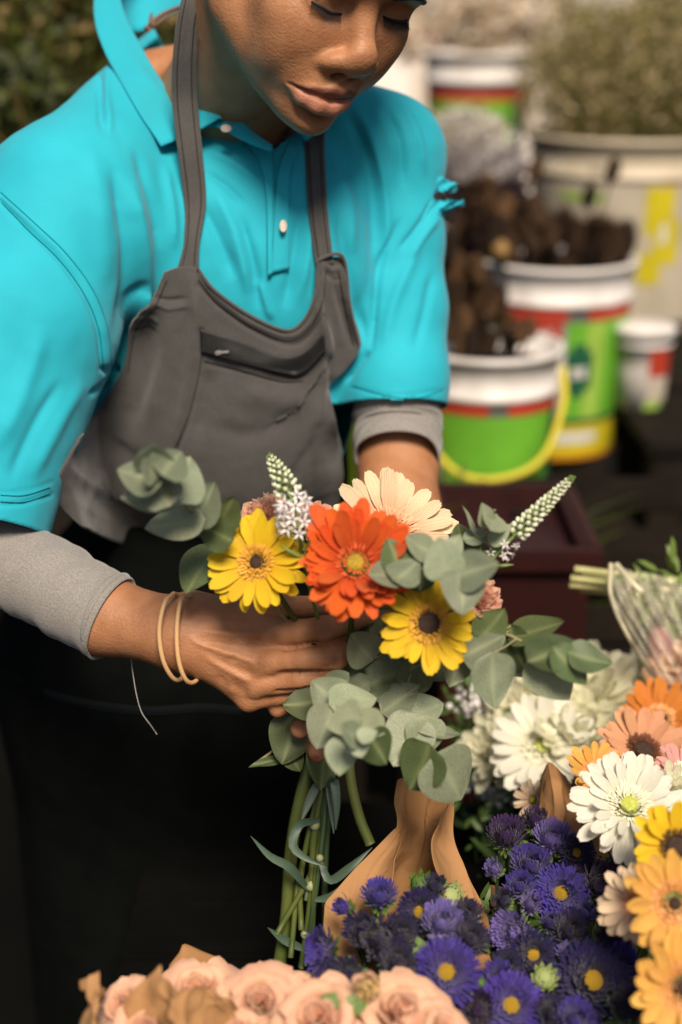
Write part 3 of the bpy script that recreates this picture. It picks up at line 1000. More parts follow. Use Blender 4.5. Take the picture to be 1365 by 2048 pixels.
apron_strokes = [
    ([(385, 545), (392, 640), (378, 760), (352, 900)], 14, .0065), ([(402, 660), (396, 740), (378, 840), (356, 900)], 5, -.0035, False), ([(420, 740), (410, 800), (395, 880)], 16, -.004),
    ([(300, 620), (290, 740), (240, 880)], 26, -.006), ([(335, 600), (330, 720), (290, 860)], 22, .005), ([(400, 548), (435, 592), (500, 642), (572, 672), (612, 652), (640, 596), (644, 524)], 5, .0022, False),
    ([(395, 570), (440, 615), (505, 660), (575, 690), (622, 670), (650, 610), (654, 545)], 4, -.0018, False), ([(640, 600), (652, 680), (648, 780), (620, 900)], 12, .0055), ([(668, 560), (690, 640), (700, 690)], 8, -.004),
    ([(650, 700), (660, 760), (655, 800)], 9, -.0045), ([(480, 780), (560, 800), (620, 790)], 24, .004), ([(420, 850), (500, 870), (600, 830)], 20, -.003), ([(560, 1000), (620, 900), (650, 820)], 14, -.0045),
    ([(180, 830), (230, 900), (330, 960)], 22, -.005), ([(150, 930), (260, 1000), (420, 1010)], 24, .005), ([(300, 590), (335, 600), (380, 596)], 4, -.0018), ([(300, 605), (340, 616), (385, 610)], 4, .0016),
    ([(270, 640), (300, 636), (320, 650)], 5, .002), ([(265, 665), (295, 660), (310, 672)], 4, -.002), ([(652, 545), (670, 560), (684, 556)], 4, -.002), ([(648, 525), (665, 540), (684, 534)], 4, .002),
    ([(690, 540), (706, 610), (722, 690)], 5, .0022, False), ([(676, 545), (690, 610), (704, 690)], 3, -.0018, False), ([(404, 725), (470, 740), (560, 764), (606, 764)], 3, -.0012), ([(430, 690), (520, 730), (640, 690)], 22, .003),
]
av = sculpt(av, aq, apron_strokes)
az = np.array([mnoise.noise(Vector(p) * 30) + .5 * mnoise.noise(Vector(p) * 80) for p in av])
av = av + vnormals(av, aq) * (az * .0010)[:, None]
apron = obj('apron', mesh_from('apron', av, aq, apron_m), person)
s_ = apron.modifiers.new('thickness', 'SOLIDIFY'); s_.thickness = .0022; s_.offset = -1
APRON_BVH = BVHTree.FromPolygons([tuple(x) for x in av], [tuple(int(i) for i in t) for t in aq])
AP = [APRON_BVH]
# straps
def strap(center, widths, n=60, thick=.0022, seam=True):
    G, d = ribbon_px(center, widths, n, 11)
    D = np.repeat(d[:, None], 11, 1)
    bump_ = np.array([0, -.0006, .0004, .0010, .0006, -.0002, .0006, .0010, .0004, -.0006, 0])
    D = D - bump_[None, :] + np.array([[.0006 * mnoise.noise(Vector((j * .35, i * .3, center[0][0]))) for i in range(11)] for j in range(n)])
    o = sheet('strap', G, D, apron_m, apron, thick)
    for col_ in (2, 8):
        mb = MB(); mb.add(*tube([P(G[j, col_, 0], G[j, col_, 1], D[j, col_] - .0003) for j in range(0, n, 2)], .0005, n, 5)); obj('stitching', mb.mesh('stitching', apron_seam_m), apron)
    return o


def dep(px, py, off, trees=SK, dflt=1.28):
    h = cast(px, py, trees)
    return (h or dflt) - off


strap([(420, -90, 1.22), (385, 0, 1.205), (371, 100, 1.222), (370, 200, 1.246), (380, 300, 1.252), (390, 400, dep(390, 400, .007)), (384, 480, dep(384, 480, .008)), (376, 540, dep(376, 545, .009))], [40, 41, 46, 49, 47, 42, 28, 40])
strap([(636, 190, 1.285), (629, 270, dep(629, 280, .008)), (632, 350, dep(632, 350, .008)), (638, 440, dep(638, 440, .009)), (650, 530, dep(650, 530, .010))], [40, 40, 38, 36, 34])
# zip pocket
zg = coons([(400, 658), (470, 678), (560, 712), (605, 705), (648, 668)], [(404, 706), (470, 722), (560, 750), (606, 752), (652, 704)], [(400, 658), (402, 706)], [(648, 668), (652, 704)], 60, 9)
zD = drape(zg, AP, .0018, 2)
zp, _ = sheet('zip_tape', zg, zD, zip_m, apron, .0012)
tl = catmull(np.array([P(x, y, dep(x, y, .0042, AP)) for x, y in ((406, 700), (470, 718), (560, 741), (604, 742), (648, 700))]), 90)
tm = MB()
for i in range(0, 90):
    t = tl[min(i + 1, 89)] - tl[max(i - 1, 0)]; t /= np.linalg.norm(t)
    V, F_ = box((0, 0, 0), (.0012, .0012, .0030))
    R = np.array(frame_from(UPV + .0 * t))
    tm.add(V @ np.array(frame_from(np.cross(t, FWD))).T + tl[i], F_)
obj('zip_teeth', tm.mesh('zip_teeth', zip_m, False), apron)
zm = MB()
c0 = P(437, 706, dep(437, 706, .0062, AP)); R = np.array(frame_from(-FWD + .3 * UPV, .25))
V, F_ = box((0, 0, 0), (.0055, .0042, .0024), 0, .0006); zm.add(V @ R.T + c0, F_)
V, F_ = box((.0060, -.0010, .0008), (.0070, .0024, .0010), -.15, .0003); zm.add(V @ R.T + c0, F_)
V, F_ = box((-.001, .0003, .0016), (.0026, .0016, .0012), 0, .0003); zm.add(V @ R.T + c0, F_)
obj('zip_slider', zm.mesh('zip_slider', steel_m, False), apron)
for pts in ([(397, 560), (436, 606), (503, 652), (573, 681), (616, 662), (646, 604), (651, 545)], [(404, 712), (396, 760), (378, 830), (352, 895)], [(678, 545), (690, 610), (708, 690)], [(408, 722), (470, 737), (560, 762), (606, 762)], [(334, 562), (308, 618), (272, 660), (256, 745)]):
    seam('stitching', pts, apron_seam_m, apron, AP, .0005, .0004)
# hem piping of the bib
pl = [(396, 538), (430, 581), (500, 631), (572, 661), (608, 641), (631, 592), (636, 535), (640, 519), (686, 514), (700, 610), (720, 692)]
mb = MB(); mb.add(*tube([P(x, y, dep(x + (2 if x > 600 and y < 560 else 0), y + 5, .0012, AP)) for x, y in pl], .0017, 110, 8))
obj('piping', mb.mesh('piping', apron_m), apron)
# pocket seam on the black skirt
def on(px, py, off, trees): return P(px, py, dep(px, py, off, trees, 1.45))
sm = [(-20, 1322), (40, 1358), (110, 1388), (200, 1408), (300, 1418), (400, 1412), (480, 1418)]
mb = MB(); mb.add(*tube([on(x, y, .002, [SKIRT_BVH]) for x, y in sm], .0016, 60, 6))
mb.add(*tube([on(x, y + 8, .002, [SKIRT_BVH]) for x, y in sm], .0010, 60, 6))
obj('pocket_seam', mb.mesh('pocket_seam', seam_m), skirt)
th = [(262, 1312, 1.172), (266, 1345, 1.176), (274, 1392, 1.180), (284, 1425, 1.185), (300, 1448, 1.19), (314, 1468, 1.2)]
mb = MB(); mb.add(*tube([P(*p) for p in th], .0004, 30, 5))
obj('loose_thread', mb.mesh('loose_thread', thread_m), person)
# cord round the neck
mb = MB(); mb.add(*tube([P(292, 58, 1.375), P(320, 32, 1.385), P(360, 14, 1.38), P(410, 0, 1.36)], [.0022, .0022, .002, .002], 24, 8))
mb.add(*tube([P(296, 62, 1.372), P(330, 36, 1.382), P(370, 20, 1.375), P(412, 6, 1.355)], [.0014, .0014, .0013, .0013], 24, 8))
mb.add(*tube([P(304, 26, 1.372), P(302, 40, 1.372), P(308, 52, 1.372)], [.0012, .0022, .0022], 8, 6))
obj('neck_cord', mb.mesh('neck_cord', cord_m), person)
# two rubber bands on the wrist
def band(pts, name='wristband'):
    c = catmull(np.array([P(*p) for p in pts + [pts[0]]]), 60)
    mb = MB(); V, F_ = tube(c, .0019, 60, 8, False); mb.add(V, F_)
    obj(name, mb.mesh(name, band_m), person)
band([(348, 1187, 1.130), (330, 1205, 1.116), (319, 1260, 1.114), (326, 1318, 1.118), (345, 1355, 1.130), (362, 1358, 1.145), (374, 1330, 1.170), (385, 1260, 1.185), (372, 1200, 1.165)])
band([(378, 1190, 1.130), (362, 1202, 1.115), (354, 1260, 1.112), (358, 1322, 1.116), (374, 1362, 1.126), (394, 1360, 1.145), (404, 1325, 1.168), (410, 1260, 1.182), (398, 1205, 1.165)])
# ------------------------------------------------------------------ flower building blocks
def cam_n(a, b, c=1.0):
    """Direction a to the right, b up, c towards the viewer's side of the stall."""
    v = a * np.array([1., 0, 0]) + b * UPV - c * FWD
    return v / np.linalg.norm(v)


def mat4(loc, x, z, s=(1, 1, 1)):
    """Matrix with local x along x and local z near z."""
    x = Vector(x).normalized(); z = Vector(z)
    y = z.cross(x)
    if y.length < 1e-6: y = Vector((0, 1, 0)).cross(x)
    y.normalize(); z = x.cross(y)
    M = Matrix((x * s[0], y * s[1], z * s[2])).transposed().to_4x4()
    M.translation = Vector(loc)
    return M


def petal_mesh(name, m, shape, nu=7, nv=10, cup=.10, bend=.15, groove=.0, tip=0.0, seed=0, ruffle=0.0):
    """Unit petal along +x: shape(t) is its half width, bend lifts or drops the tip, cup rolls the sides."""
    r = np.random.default_rng(seed)
    V, base, edge = [], [], []
    tw = r.normal(0, .05)
    for j in range(nv):
        t = j / (nv - 1)
        w = shape(t)
        for i in range(nu):
            s = i / (nu - 1) * 2 - 1
            x = t - tip * s * s * (t > .8) * (t - .8) * 5
            y = s * w
            z = bend * t * t + cup * w * 4 * (s * s) + groove * math.cos(s * math.pi * 3) * min(1, 3 * (1 - t)) * min(1, 4 * t) + tw * s * t * w * 3
            z += ruffle * math.sin(s * 6 + seed) * t * t + r.normal(0, .006) * t
            x += r.normal(0, .010) * (t > .85)
            V.append((x, y, z)); base.append(1 - t); edge.append(abs(s))
    me = mesh_from(name, V, np.array(grid_faces(nu, nv)), m)
    set_attr(me, 'base', np.clip(np.array(base) * 1.6 - .6, 0, 1))
    set_attr(me, 'edge', np.array(edge) ** 3)
    return me


long_shape = lambda t: .120 * (.45 + .55 * min(1, t * 2.2)) * math.sqrt(max(0, 1 - max(0, (t - .72) / .30) ** 2)) + .006
wide_shape = lambda t: .148 * (.40 + .60 * min(1, t * 1.8)) * math.sqrt(max(0, 1 - max(0, (t - .62) / .40) ** 2)) + .008
needle_shape = lambda t: .05 * (.6 + .4 * t) * math.sqrt(max(0, 1 - max(0, (t - .8) / .22) ** 2)) + .004
mum_shape = lambda t: .15 * (.45 + .55 * t) * math.sqrt(max(0, 1 - max(0, (t - .70) / .32) ** 2)) + .01


def petal_mat(name, col, col2, basecol=None, basefac=.8, transl=.28):
    m = mat(name, col, .55, col2, 40, transl=transl, spec=.3, sheen=.15, rnd=.12)
    if basecol: attr_mix(m, 'base', basecol, basefac)
    nt = m.node_tree; b = nt.nodes['Principled BSDF']
    tc = nt.nodes.new('ShaderNodeTexCoord'); w = nt.nodes.new('ShaderNodeTexWave'); w.bands_direction = 'Y'
    w.inputs['Scale'].default_value = 9; w.inputs['Distortion'].default_value = 1.2; w.inputs['Detail'].default_value = 1
    nt.links.new(tc.outputs['Object'], w.inputs['Vector'])
    bp = nt.nodes.new('ShaderNodeBump'); bp.inputs['Strength'].default_value = .35; bp.inputs['Distance'].default_value = .0012
    nt.links.new(w.outputs['Fac'], bp.inputs['Height']); nt.links.new(bp.outputs[0], b.inputs['Normal'])
    src = b.inputs['Base Color'].links[0].from_socket; mx = nt.nodes.new('ShaderNodeMix'); mx.data_type = 'RGBA'; mx.blend_type = 'MULTIPLY'
    mr = nt.nodes.new('ShaderNodeMapRange'); mr.inputs[3].default_value = .90; nt.links.new(w.outputs['Fac'], mr.inputs[0])
    mx.inputs[0].default_value = 1.0; nt.links.new(src, mx.inputs[6]); nt.links.new(mr.outputs[0], mx.inputs[7]); nt.links.new(mx.outputs[2], b.inputs['Base Color'])
    return m


stem_m = mat('flower_stem', (.060, .085, .016), .5, (.090, .110, .024), 18, spec=.4)
dkstem_m = mat('dark_stem', (.026, .050, .016), .55, (.042, .070, .024), 25)
calyx_m = mat('green_bracts', (.070, .135, .022), .55, (.130, .200, .045), 60, transl=.15)
euc_m = mat('eucalyptus_leaf', (.210, .250, .150), .48, (.310, .345, .240), 35, transl=.28, spec=.45, bump=.12, bscale=300, rnd=.35)
attr_mix(euc_m, 'rib', (.34, .38, .24), .7)
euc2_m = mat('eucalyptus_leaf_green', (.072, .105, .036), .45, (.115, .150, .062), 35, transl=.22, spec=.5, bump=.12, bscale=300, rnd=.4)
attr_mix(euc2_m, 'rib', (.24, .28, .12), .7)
twig_m = mat('eucalyptus_twig', (.30, .24, .10), .6, (.24, .22, .12), 60)
GRIP = P(690, 1420, 1.185)


def place(me, name, parent, loc, x, z, s):
    o = bpy.data.objects.new(name, me)
    COL.objects.link(o); o.parent = parent
    M = mat4(loc, x, z, s)
    M.translation = M.translation - parent_loc(parent)
    o.matrix_basis = M
    return o


def gerbera(px, py, d, R, n, col, n_out=24, elev=12, label='', group=None, disc=(.05, .03, .015), fringe=None, fringe_r=.36, disc_r=.14, wide=False,
            ragged=.07, rings=((1.0, 0), (.95, 7)), stem=None, seed=1, sector=None, grip=True, notch=0, stem_r=.0024):
    """A gerbera head: rings of single petals, a fringe of short florets and a disc, on its stem."""
    r = np.random.default_rng(seed)
    c = P(px, py, d)
    t = empty('gerbera', c, label, 'gerbera', group)
    Rm = np.array(frame_from(n, r.uniform(0, 6)))
    shape = wide_shape if wide else long_shape
    key = 'pet%d' % seed
    vs = [petal_mesh('petal', col, shape, cup=.09, bend=b, groove=.012, tip=notch, seed=seed * 10 + i) for i, b in enumerate((-.10, .02, .10, -.22))]
    for ri, (sc, el) in enumerate(rings):
        cnt = n_out if ri == 0 else int(n_out * .85)
        for i in range(cnt):
            a = 2 * math.pi * (i + .5 * ri) / cnt + r.normal(0, .05)
            e = math.radians(elev + el + r.normal(0, 5))
            dl = np.array([math.cos(a) * math.cos(e), math.sin(a) * math.cos(e), math.sin(e)])
            up = np.array([-math.cos(a) * math.sin(e), -math.sin(a) * math.sin(e), math.cos(e)]) + r.normal(0, .12, 3)
            L = R * sc * (1 + r.normal(0, ragged))
            b0 = np.array([math.cos(a), math.sin(a), 0]) * R * .24 + np.array([0, 0, .0010 * ri])
            place(vs[r.integers(4)], 'petal', t, c + Rm @ b0, Rm @ dl, Rm @ up, (L * .78, L * (1 + r.normal(0, .08)) * .95, L * .8))
    # fringe of short florets
    if fringe is not None:
        mb = MB()
        for ring in range(4):
            rr = R * (disc_r + (fringe_r - disc_r) * (ring + .5) / 4)
            cnt = int(26 + ring * 9)
            for i in range(cnt):
                a = 2 * math.pi * (i + r.random()) / cnt
                e = math.radians(62 - 13 * ring + r.normal(0, 9))
                L = R * r.uniform(.10, .17)
                b0 = np.array([math.cos(a) * rr * .85, math.sin(a) * rr * .85, R * (.095 - .008 * ring)])
                dl = np.array([math.cos(a) * math.cos(e), math.sin(a) * math.cos(e), math.sin(e)])
                sd = np.array([-math.sin(a), math.cos(a), 0]) * R * .017
                V = np.array([b0 - sd, b0 + sd, b0 + dl * L * .7 + sd * 1.1, b0 + dl * L, b0 + dl * L * .7 - sd * 1.1])
                mb.add(V @ Rm.T + c, [(0, 1, 2, 3, 4)])
        o = obj('fringe', mb.mesh('fringe', fringe), t); o['kind'] = 'stuff'
    # disc of tiny florets
    mb = MB()
    V, F_ = lathe([(0, R * .125), (R * disc_r * .5, R * .13), (R * disc_r, R * .115), (R * disc_r * 1.25, R * .05), (R * disc_r * 1.2, -R * .05), (0, -R * .06)], 20)
    mb.add(V @ Rm.T + c, F_)
    for i in range(70):
        q = math.sqrt(r.random()) * R * disc_r; a = r.uniform(0, 6.3)
        p0 = np.array([q * math.cos(a), q * math.sin(a), R * .12]); h = R * r.uniform(.015, .05); w = R * .014
        V = np.array([p0 + (-w, -w, 0), p0 + (w, -w, 0), p0 + (0, w, 0), p0 + np.array([r.normal(0, w * .6), r.normal(0, w * .6), h])])
        mb.add(V @ Rm.T + c, [(0, 1, 3), (1, 2, 3), (2, 0, 3)])
    obj('disc', mb.mesh('disc', disc if not isinstance(disc, tuple) else mat('disc_%d' % seed, disc, .8, tuple(x * 2.2 for x in disc), 300)), t)
    # green cup and stem
    V, F_ = lathe([(0, -R * .20), (R * .12, -R * .19), (R * .27, -R * .06), (R * .25, R * .0), (0, R * .01)], 18)
    obj('calyx', mesh_from('calyx', V @ Rm.T + c, F_, calyx_m), t)
    if stem is None:
        stem = [c - n * R * .18, c * .55 + GRIP * .45 - n * R * .5, GRIP + r.normal(0, .006, 3), P(650 + r.uniform(-18, 14), 1570, 1.188), P(615 + r.uniform(-40, 35), 1740, 1.19) + r.normal(0, .004, 3), P(596 + r.uniform(-50, 40), 1870 + r.uniform(-40, 50), 1.19)]
    obj('stem', mesh_from('stem', *tube(stem, [stem_r * .9] + [stem_r] * (len(stem) - 1), 30, 8), stem_m), t)
    return t


def leaf_mesh(name, m, wr=.42, point=.5, fold=.10, bend=.12, nu=11, nv=14, seed=0):
    r = np.random.default_rng(seed)
    V, ribs = [], []
    for j in range(nv):
        t = j / (nv - 1)
        w = wr * (math.sin(math.pi * t ** (.62 + .1 * point)) ** (.62 + .25 * point)) if 0 < t < 1 else .004
        for i in range(nu):
            s = i / (nu - 1) * 2 - 1
            z = bend * (t * t - t * .2) + fold * abs(s) * w * 1.6 + .035 * math.sin(5 * t + seed) * s * w + .012 * math.sin(9 * t + 3 * s + seed)
            V.append((t, s * w + .03 * math.sin(3 * t + seed), z)); ribs.append(max(0, 1 - abs(s) * 4.2))
    me = mesh_from(name, V, np.array(grid_faces(nu, nv)), m)
    set_attr(me, 'rib', ribs)
    return me


EUC = [leaf_mesh('leaf', euc_m, w, p, f, b, seed=i) for i, (w, p, f, b) in enumerate(((.45, .15, .05, .10), (.48, .05, .02, -.10), (.40, .5, .07, .14), (.46, .3, -.04, .06), (.34, .7, .06, -.12)))]
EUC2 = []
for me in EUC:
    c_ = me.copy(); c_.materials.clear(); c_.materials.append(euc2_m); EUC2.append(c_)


def euc_branch(path, leaves, label, tw=.0013, seed=0, scale=1.0):
    """A eucalyptus twig: path of (px, py, d) and leaves (px, py, d, length px, screen angle, lean right, lean up, shade, shape, width)."""
    r = np.random.default_rng(seed + 40)
    pts = [P(*p) for p in path]
    t = empty('eucalyptus_branch', pts[0], label, 'eucalyptus branch', 'eucalyptus branches in the bouquet')
    obj('twig', mesh_from('twig', *tube(pts, np.linspace(tw * 1.5, tw * .7, len(pts)), 6 * len(pts), 7), twig_m), t)
    cl = catmull(np.array(pts), 60)
    for k, lf in enumerate(leaves):
        px, py, d, L, ang = lf[:5]
        L *= scale
        a, b = (lf[5], lf[6]) if len(lf) > 6 else (r.uniform(-.4, .4), r.uniform(-.1, .6))
        shade = lf[7] if len(lf) > 7 else 0
        kind = lf[8] if len(lf) > 8 else int(r.integers(4))
        wid = lf[9] if len(lf) > 9 else 1.0
        th = math.radians(ang)
        dx, dy = math.cos(th), -math.sin(th)
        dd = r.uniform(-.012, .012)
        p0 = P(px - dx * L / 2, py - dy * L / 2, d + dd); p1 = P(px + dx * L / 2, py + dy * L / 2, d - dd)
        x = p1 - p0; ln = np.linalg.norm(x)
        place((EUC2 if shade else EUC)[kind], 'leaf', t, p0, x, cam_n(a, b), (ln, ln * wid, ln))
        i = np.argmin(((cl - p0) ** 2).sum(1))
        if np.linalg.norm(cl[i] - p0) > .004:
            obj('leaf_stalk', mesh_from('leaf_stalk', *tube([cl[i], (cl[i] + p0) / 2 + r.normal(0, .002, 3), p0 + x * .04], [tw * .6, tw * .5, tw * .45], 8, 5), twig_m), t)
    return t


BOUQ = 'flowers gathered in the hand bouquet'
yel_m = petal_mat('yellow_petal', (.80, .520, .012), (.86, .600, .020), (.74, .36, .010), .6)
ora_m = petal_mat('orange_petal', (.72, .095, .012), (.80, .140, .020), (.52, .040, .010), .8)
cre_m = petal_mat('cream_petal', (.82, .640, .400), (.86, .710, .480), (.78, .34, .19), .9)
yfr_m = mat('amber_fringe', (.62, .300, .030), .7, (.72, .400, .050), 300)
ofr_m = mat('red_orange_fringe', (.56, .075, .018), .7, (.70, .140, .040), 300)
cfr_m = mat('peach_fringe', (.78, .330, .180), .7, (.80, .450, .280), 300)
yd_m = mat('olive_yellow_disc', (.42, .290, .015), .8, (.50, .370, .030), 300)
od_m = mat('olive_disc', (.300, .200, .010), .8, (.380, .240, .018), 300)
brd_m = mat('dark_brown_disc', (.018, .008, .004), .8, (.045, .018, .007), 300)
gd_m = mat('green_disc', (.32, .360, .045), .8, (.46, .480, .120), 300)

gerbera(514, 1126, 1.060, .0375, cam_n(-.16, .16), yel_m, 17, 8, 'bright yellow gerbera with amber eye, left in the held bouquet above the wrist', BOUQ, brd_m, yfr_m, .34, .12, wide=True, seed=1, rings=((1.0, -2), (.94, 8)))
gerbera(711, 1128, 1.030, .0435, cam_n(.02, .36), ora_m, 28, 24, 'large orange red gerbera with olive yellow centre in the middle of the bouquet', BOUQ, od_m, ofr_m, .56, .13, seed=2, rings=((1.0, 0), (.97, 8), (.84, 17)), ragged=.10)
gerbera(782, 1064, 1.130, .0500, cam_n(.22, .50), cre_m, 19, 10, 'cream gerbera with peach centre behind the large orange gerbera', BOUQ, gd_m, cfr_m, .44, .10, seed=3, rings=((1.0, 0), (.95, 9)))
gerbera(857, 1246, 1.035, .0365, cam_n(.05, .02), yel_m, 14, 6, 'yellow gerbera with black brown centre, lower right in the held bouquet', BOUQ, brd_m, yfr_m, .38, .22, wide=True, seed=4, rings=((1.0, 0), (.86, 8)), ragged=.13)

# carnations
car_m = petal_mat('peach_carnation_petal', (.90, .480, .330), (.92, .600, .450), (.86, .40, .26), .5, .5)
CAR = []
for i in range(4):
    r = np.random.default_rng(60 + i)
    V = []
    for j in range(7):
        t = j / 6
        for k in range(11):
            s = k / 10 * 2 - 1
            jag = .09 * (k % 2) * (t == 1)
            V.append((t - .25 * s * s * t - jag, s * (.12 + .42 * t ** 1.3), .10 * t * math.sin(6 * s + i) + .12 * t * t * math.cos(9 * s + 2 * i) + .15 * t * t))
    me = mesh_from('petal', V, np.array(grid_faces(11, 7)), car_m); set_attr(me, 'base', [1 - (q // 11) / 6 for q in range(77)])
    CAR.append(me)


def carnation(px, py, d, R, n, label, seed, stem):
    r = np.random.default_rng(seed); c = P(px, py, d); Rm = np.array(frame_from(n))
    t = empty('carnation', c, label, 'carnation', BOUQ)
    for i in range(34):
        e = math.radians(5 + 82 * (i / 34) + r.normal(0, 8)); a = i * 2.399 + r.normal(0, .2)
        dl = np.array([math.cos(a) * math.cos(e), math.sin(a) * math.cos(e), math.sin(e)])
        up = np.array([-math.cos(a) * math.sin(e), -math.sin(a) * math.sin(e), math.cos(e)]) + r.normal(0, .35, 3)
        L = R * (1 - 0.15 * i / 34) * r.uniform(.85, 1.1)
        place(CAR[i % 4], 'petal', t, c - n * R * .35, Rm @ dl, Rm @ up, (L, L * .9, L))
    V, F_ = lathe([(0, -R * 1.1), (R * .22, -R * 1.05), (R * .30, -R * .4), (R * .2, -R * .2), (0, -R * .2)], 14)
    obj('calyx', mesh_from('calyx', V @ Rm.T + c, F_, calyx_m), t)
    obj('stem', mesh_from('stem', *tube([c - n * R] + stem, .0019, 24, 7), dkstem_m), t)
    return t


carnation(528, 1030, 1.09, .0225, cam_n(-.3, .9), 'peach carnation half hidden behind the yellow gerbera above the wrist', 1, [P(600, 1200, 1.16), GRIP, P(640, 1640, 1.185), P(612, 1800, 1.19)])
carnation(628, 1040, 1.10, .0215, cam_n(.2, .9), 'peach carnation behind the white flower spike, next to the orange gerbera', 2, [P(640, 1220, 1.16), GRIP, P(650, 1600, 1.18), P(640, 1700, 1.19)])
carnation(966, 1198, 1.060, .0200, cam_n(.7, .5), 'coral pink carnation peeking out right of the lower yellow gerbera', 3, [P(860, 1290, 1.13), GRIP, P(640, 1620, 1.19), P(615, 1900, 1.20)])

# white loosestrife spikes
whi_m = mat('white_floret', (.80, .740, .740), .6, (.84, .800, .780), 200, transl=.2)
bud_m = mat('pale_bud', (.52, .560, .330), .6, (.70, .700, .560), 200)
spk_m = mat('spike_green', (.130, .200, .045), .6, (.180, .260, .070), 100)
flo = MB()
for k in range(5):
    a = 2 * math.pi * k / 5
    V = [(0, 0, .1), (.45 * math.cos(a - .35), .45 * math.sin(a - .35), .22), (math.cos(a) * 1.0, math.sin(a) * 1.0, .30), (.45 * math.cos(a + .35), .45 * math.sin(a + .35), .22)]
    flo.add(V, [(0, 1, 2, 3)])
flo.add(*tube([(0, 0, -.9), (0, 0, -.2), (0, 0, .12)], [.12, .16, .2], 6, 6))
flo.add(*[lathe([(.10, .1), (.13, .22), (0, .30)], 6)[0], lathe([(.10, .1), (.13, .22), (0, .30)], 6)[1]], mi=1)
FLORET = flo.mesh('floret', [whi_m, brd_m])


def spike(path, r0, n_flo, n_bud, label, seed, stem, frac=.45):
    """White loosestrife: open florets low on the spike, closed buds towards the tip."""
    r = np.random.default_rng(seed)
    c = catmull(np.array([P(*p) for p in path]), 80)
    t = empty('loosestrife_spike', c[0], label, 'flower spike', BOUQ)
    rad = lambda u: r0 * (1 - u) ** .75 + .0012
    obj('stem', mesh_from('stem', *tube(np.vstack([np.array(stem), c]), [.0015] * len(stem) + list(np.linspace(.0016, .0006, 80)), 90, 6), spk_m), t)
    mb = MB()
    T = np.gradient(c, axis=0); T /= np.linalg.norm(T, axis=1)[:, None]
    for i in range(n_flo + n_bud):
        isf = i < n_flo
        u = frac * (i / n_flo) ** .9 if isf else frac + (1 - frac) * ((i - n_flo) / n_bud) ** .85
        j = min(79, int(u * 79)); ax = T[j]
        a = i * 2.399
        Rm = np.array(frame_from(ax)); rd = Rm @ np.array([math.cos(a), math.sin(a), 0]) 
        dirv = rd + ax * (.35 if isf else .8); dirv /= np.linalg.norm(dirv)
        q = c[j] + dirv * rad(u)
        if isf:
            s = r0 * r.uniform(.40, .52)
            place(FLORET, 'floret', t, q, Rm @ np.array([-math.sin(a), math.cos(a), 0]), dirv + r.normal(0, .2, 3), (s, s, s))
        else:
            s = .0019 * (1 - u) ** .5 + .0007
            V, F_ = lathe([(0, -s), (s * .8, -s * .4), (s * .9, s * .3), (s * .45, s * 1.1), (0, s * 1.3)], 7)
            mb.add(V @ np.array(frame_from(dirv)).T + q, F_, 0 if u < .93 else 1)
            V, F_ = tube([c[j], q], .0005, 2, 4, False); mb.add(V, F_, 1)
    o = obj('buds', mb.mesh('buds', [bud_m, spk_m]), t); o['kind'] = 'stuff'
    mb = MB()
    for k in range(7):
        p0 = c[0] - T[0] * .004 * k; a = k * 2.4; Rm = np.array(frame_from(T[0]))
        dirv = Rm @ np.array([math.cos(a), math.sin(a), .9]); V, F_ = tube([p0, p0 + dirv * .009, p0 + dirv * .016], [.0004, .0016, .0003], 6, 5); mb.add(V, F_)
    obj('leaves', mb.mesh('leaves', spk_m), t)


spike([(602, 1078, 1.045), (590, 1020, 1.042), (566, 960, 1.045), (538, 910, 1.050)], .0150, 34, 62, 'upright white flower spike with green tip above the yellow gerbera', 5, [GRIP, P(640, 1250, 1.12), P(606, 1120, 1.06)], .42)
spike([(985, 1118, 1.05), (1020, 1080, 1.045), (1080, 1020, 1.04), (1148, 952, 1.035)], .0088, 13, 100, 'slanting green flower spike with few white florets on the right', 6, [GRIP, P(830, 1240, 1.13), P(930, 1150, 1.07)], .24)

# eucalyptus
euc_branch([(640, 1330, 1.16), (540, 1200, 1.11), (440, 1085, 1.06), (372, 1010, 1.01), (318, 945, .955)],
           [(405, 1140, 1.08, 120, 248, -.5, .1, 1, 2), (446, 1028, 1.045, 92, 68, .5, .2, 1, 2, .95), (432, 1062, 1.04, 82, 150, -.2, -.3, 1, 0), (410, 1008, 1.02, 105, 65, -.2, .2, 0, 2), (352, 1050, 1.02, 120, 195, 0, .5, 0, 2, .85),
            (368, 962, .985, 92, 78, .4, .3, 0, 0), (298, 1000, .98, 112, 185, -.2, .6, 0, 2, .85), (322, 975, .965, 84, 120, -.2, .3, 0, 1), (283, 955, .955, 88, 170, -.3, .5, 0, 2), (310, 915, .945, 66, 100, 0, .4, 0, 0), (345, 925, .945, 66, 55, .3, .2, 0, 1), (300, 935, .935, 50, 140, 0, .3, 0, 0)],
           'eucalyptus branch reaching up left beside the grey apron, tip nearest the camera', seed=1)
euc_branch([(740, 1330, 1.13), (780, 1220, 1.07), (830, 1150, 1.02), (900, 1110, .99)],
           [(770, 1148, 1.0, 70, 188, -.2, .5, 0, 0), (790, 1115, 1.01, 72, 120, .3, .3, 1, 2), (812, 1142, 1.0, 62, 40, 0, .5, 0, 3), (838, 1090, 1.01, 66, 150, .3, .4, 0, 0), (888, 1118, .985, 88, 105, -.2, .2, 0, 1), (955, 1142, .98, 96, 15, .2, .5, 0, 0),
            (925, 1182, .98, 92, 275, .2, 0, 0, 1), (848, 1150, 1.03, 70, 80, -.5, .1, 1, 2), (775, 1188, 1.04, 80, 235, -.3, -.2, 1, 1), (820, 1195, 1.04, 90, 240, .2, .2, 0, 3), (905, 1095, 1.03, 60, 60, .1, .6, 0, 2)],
           'eucalyptus sprig with round leaves just right of the orange gerbera', seed=2)
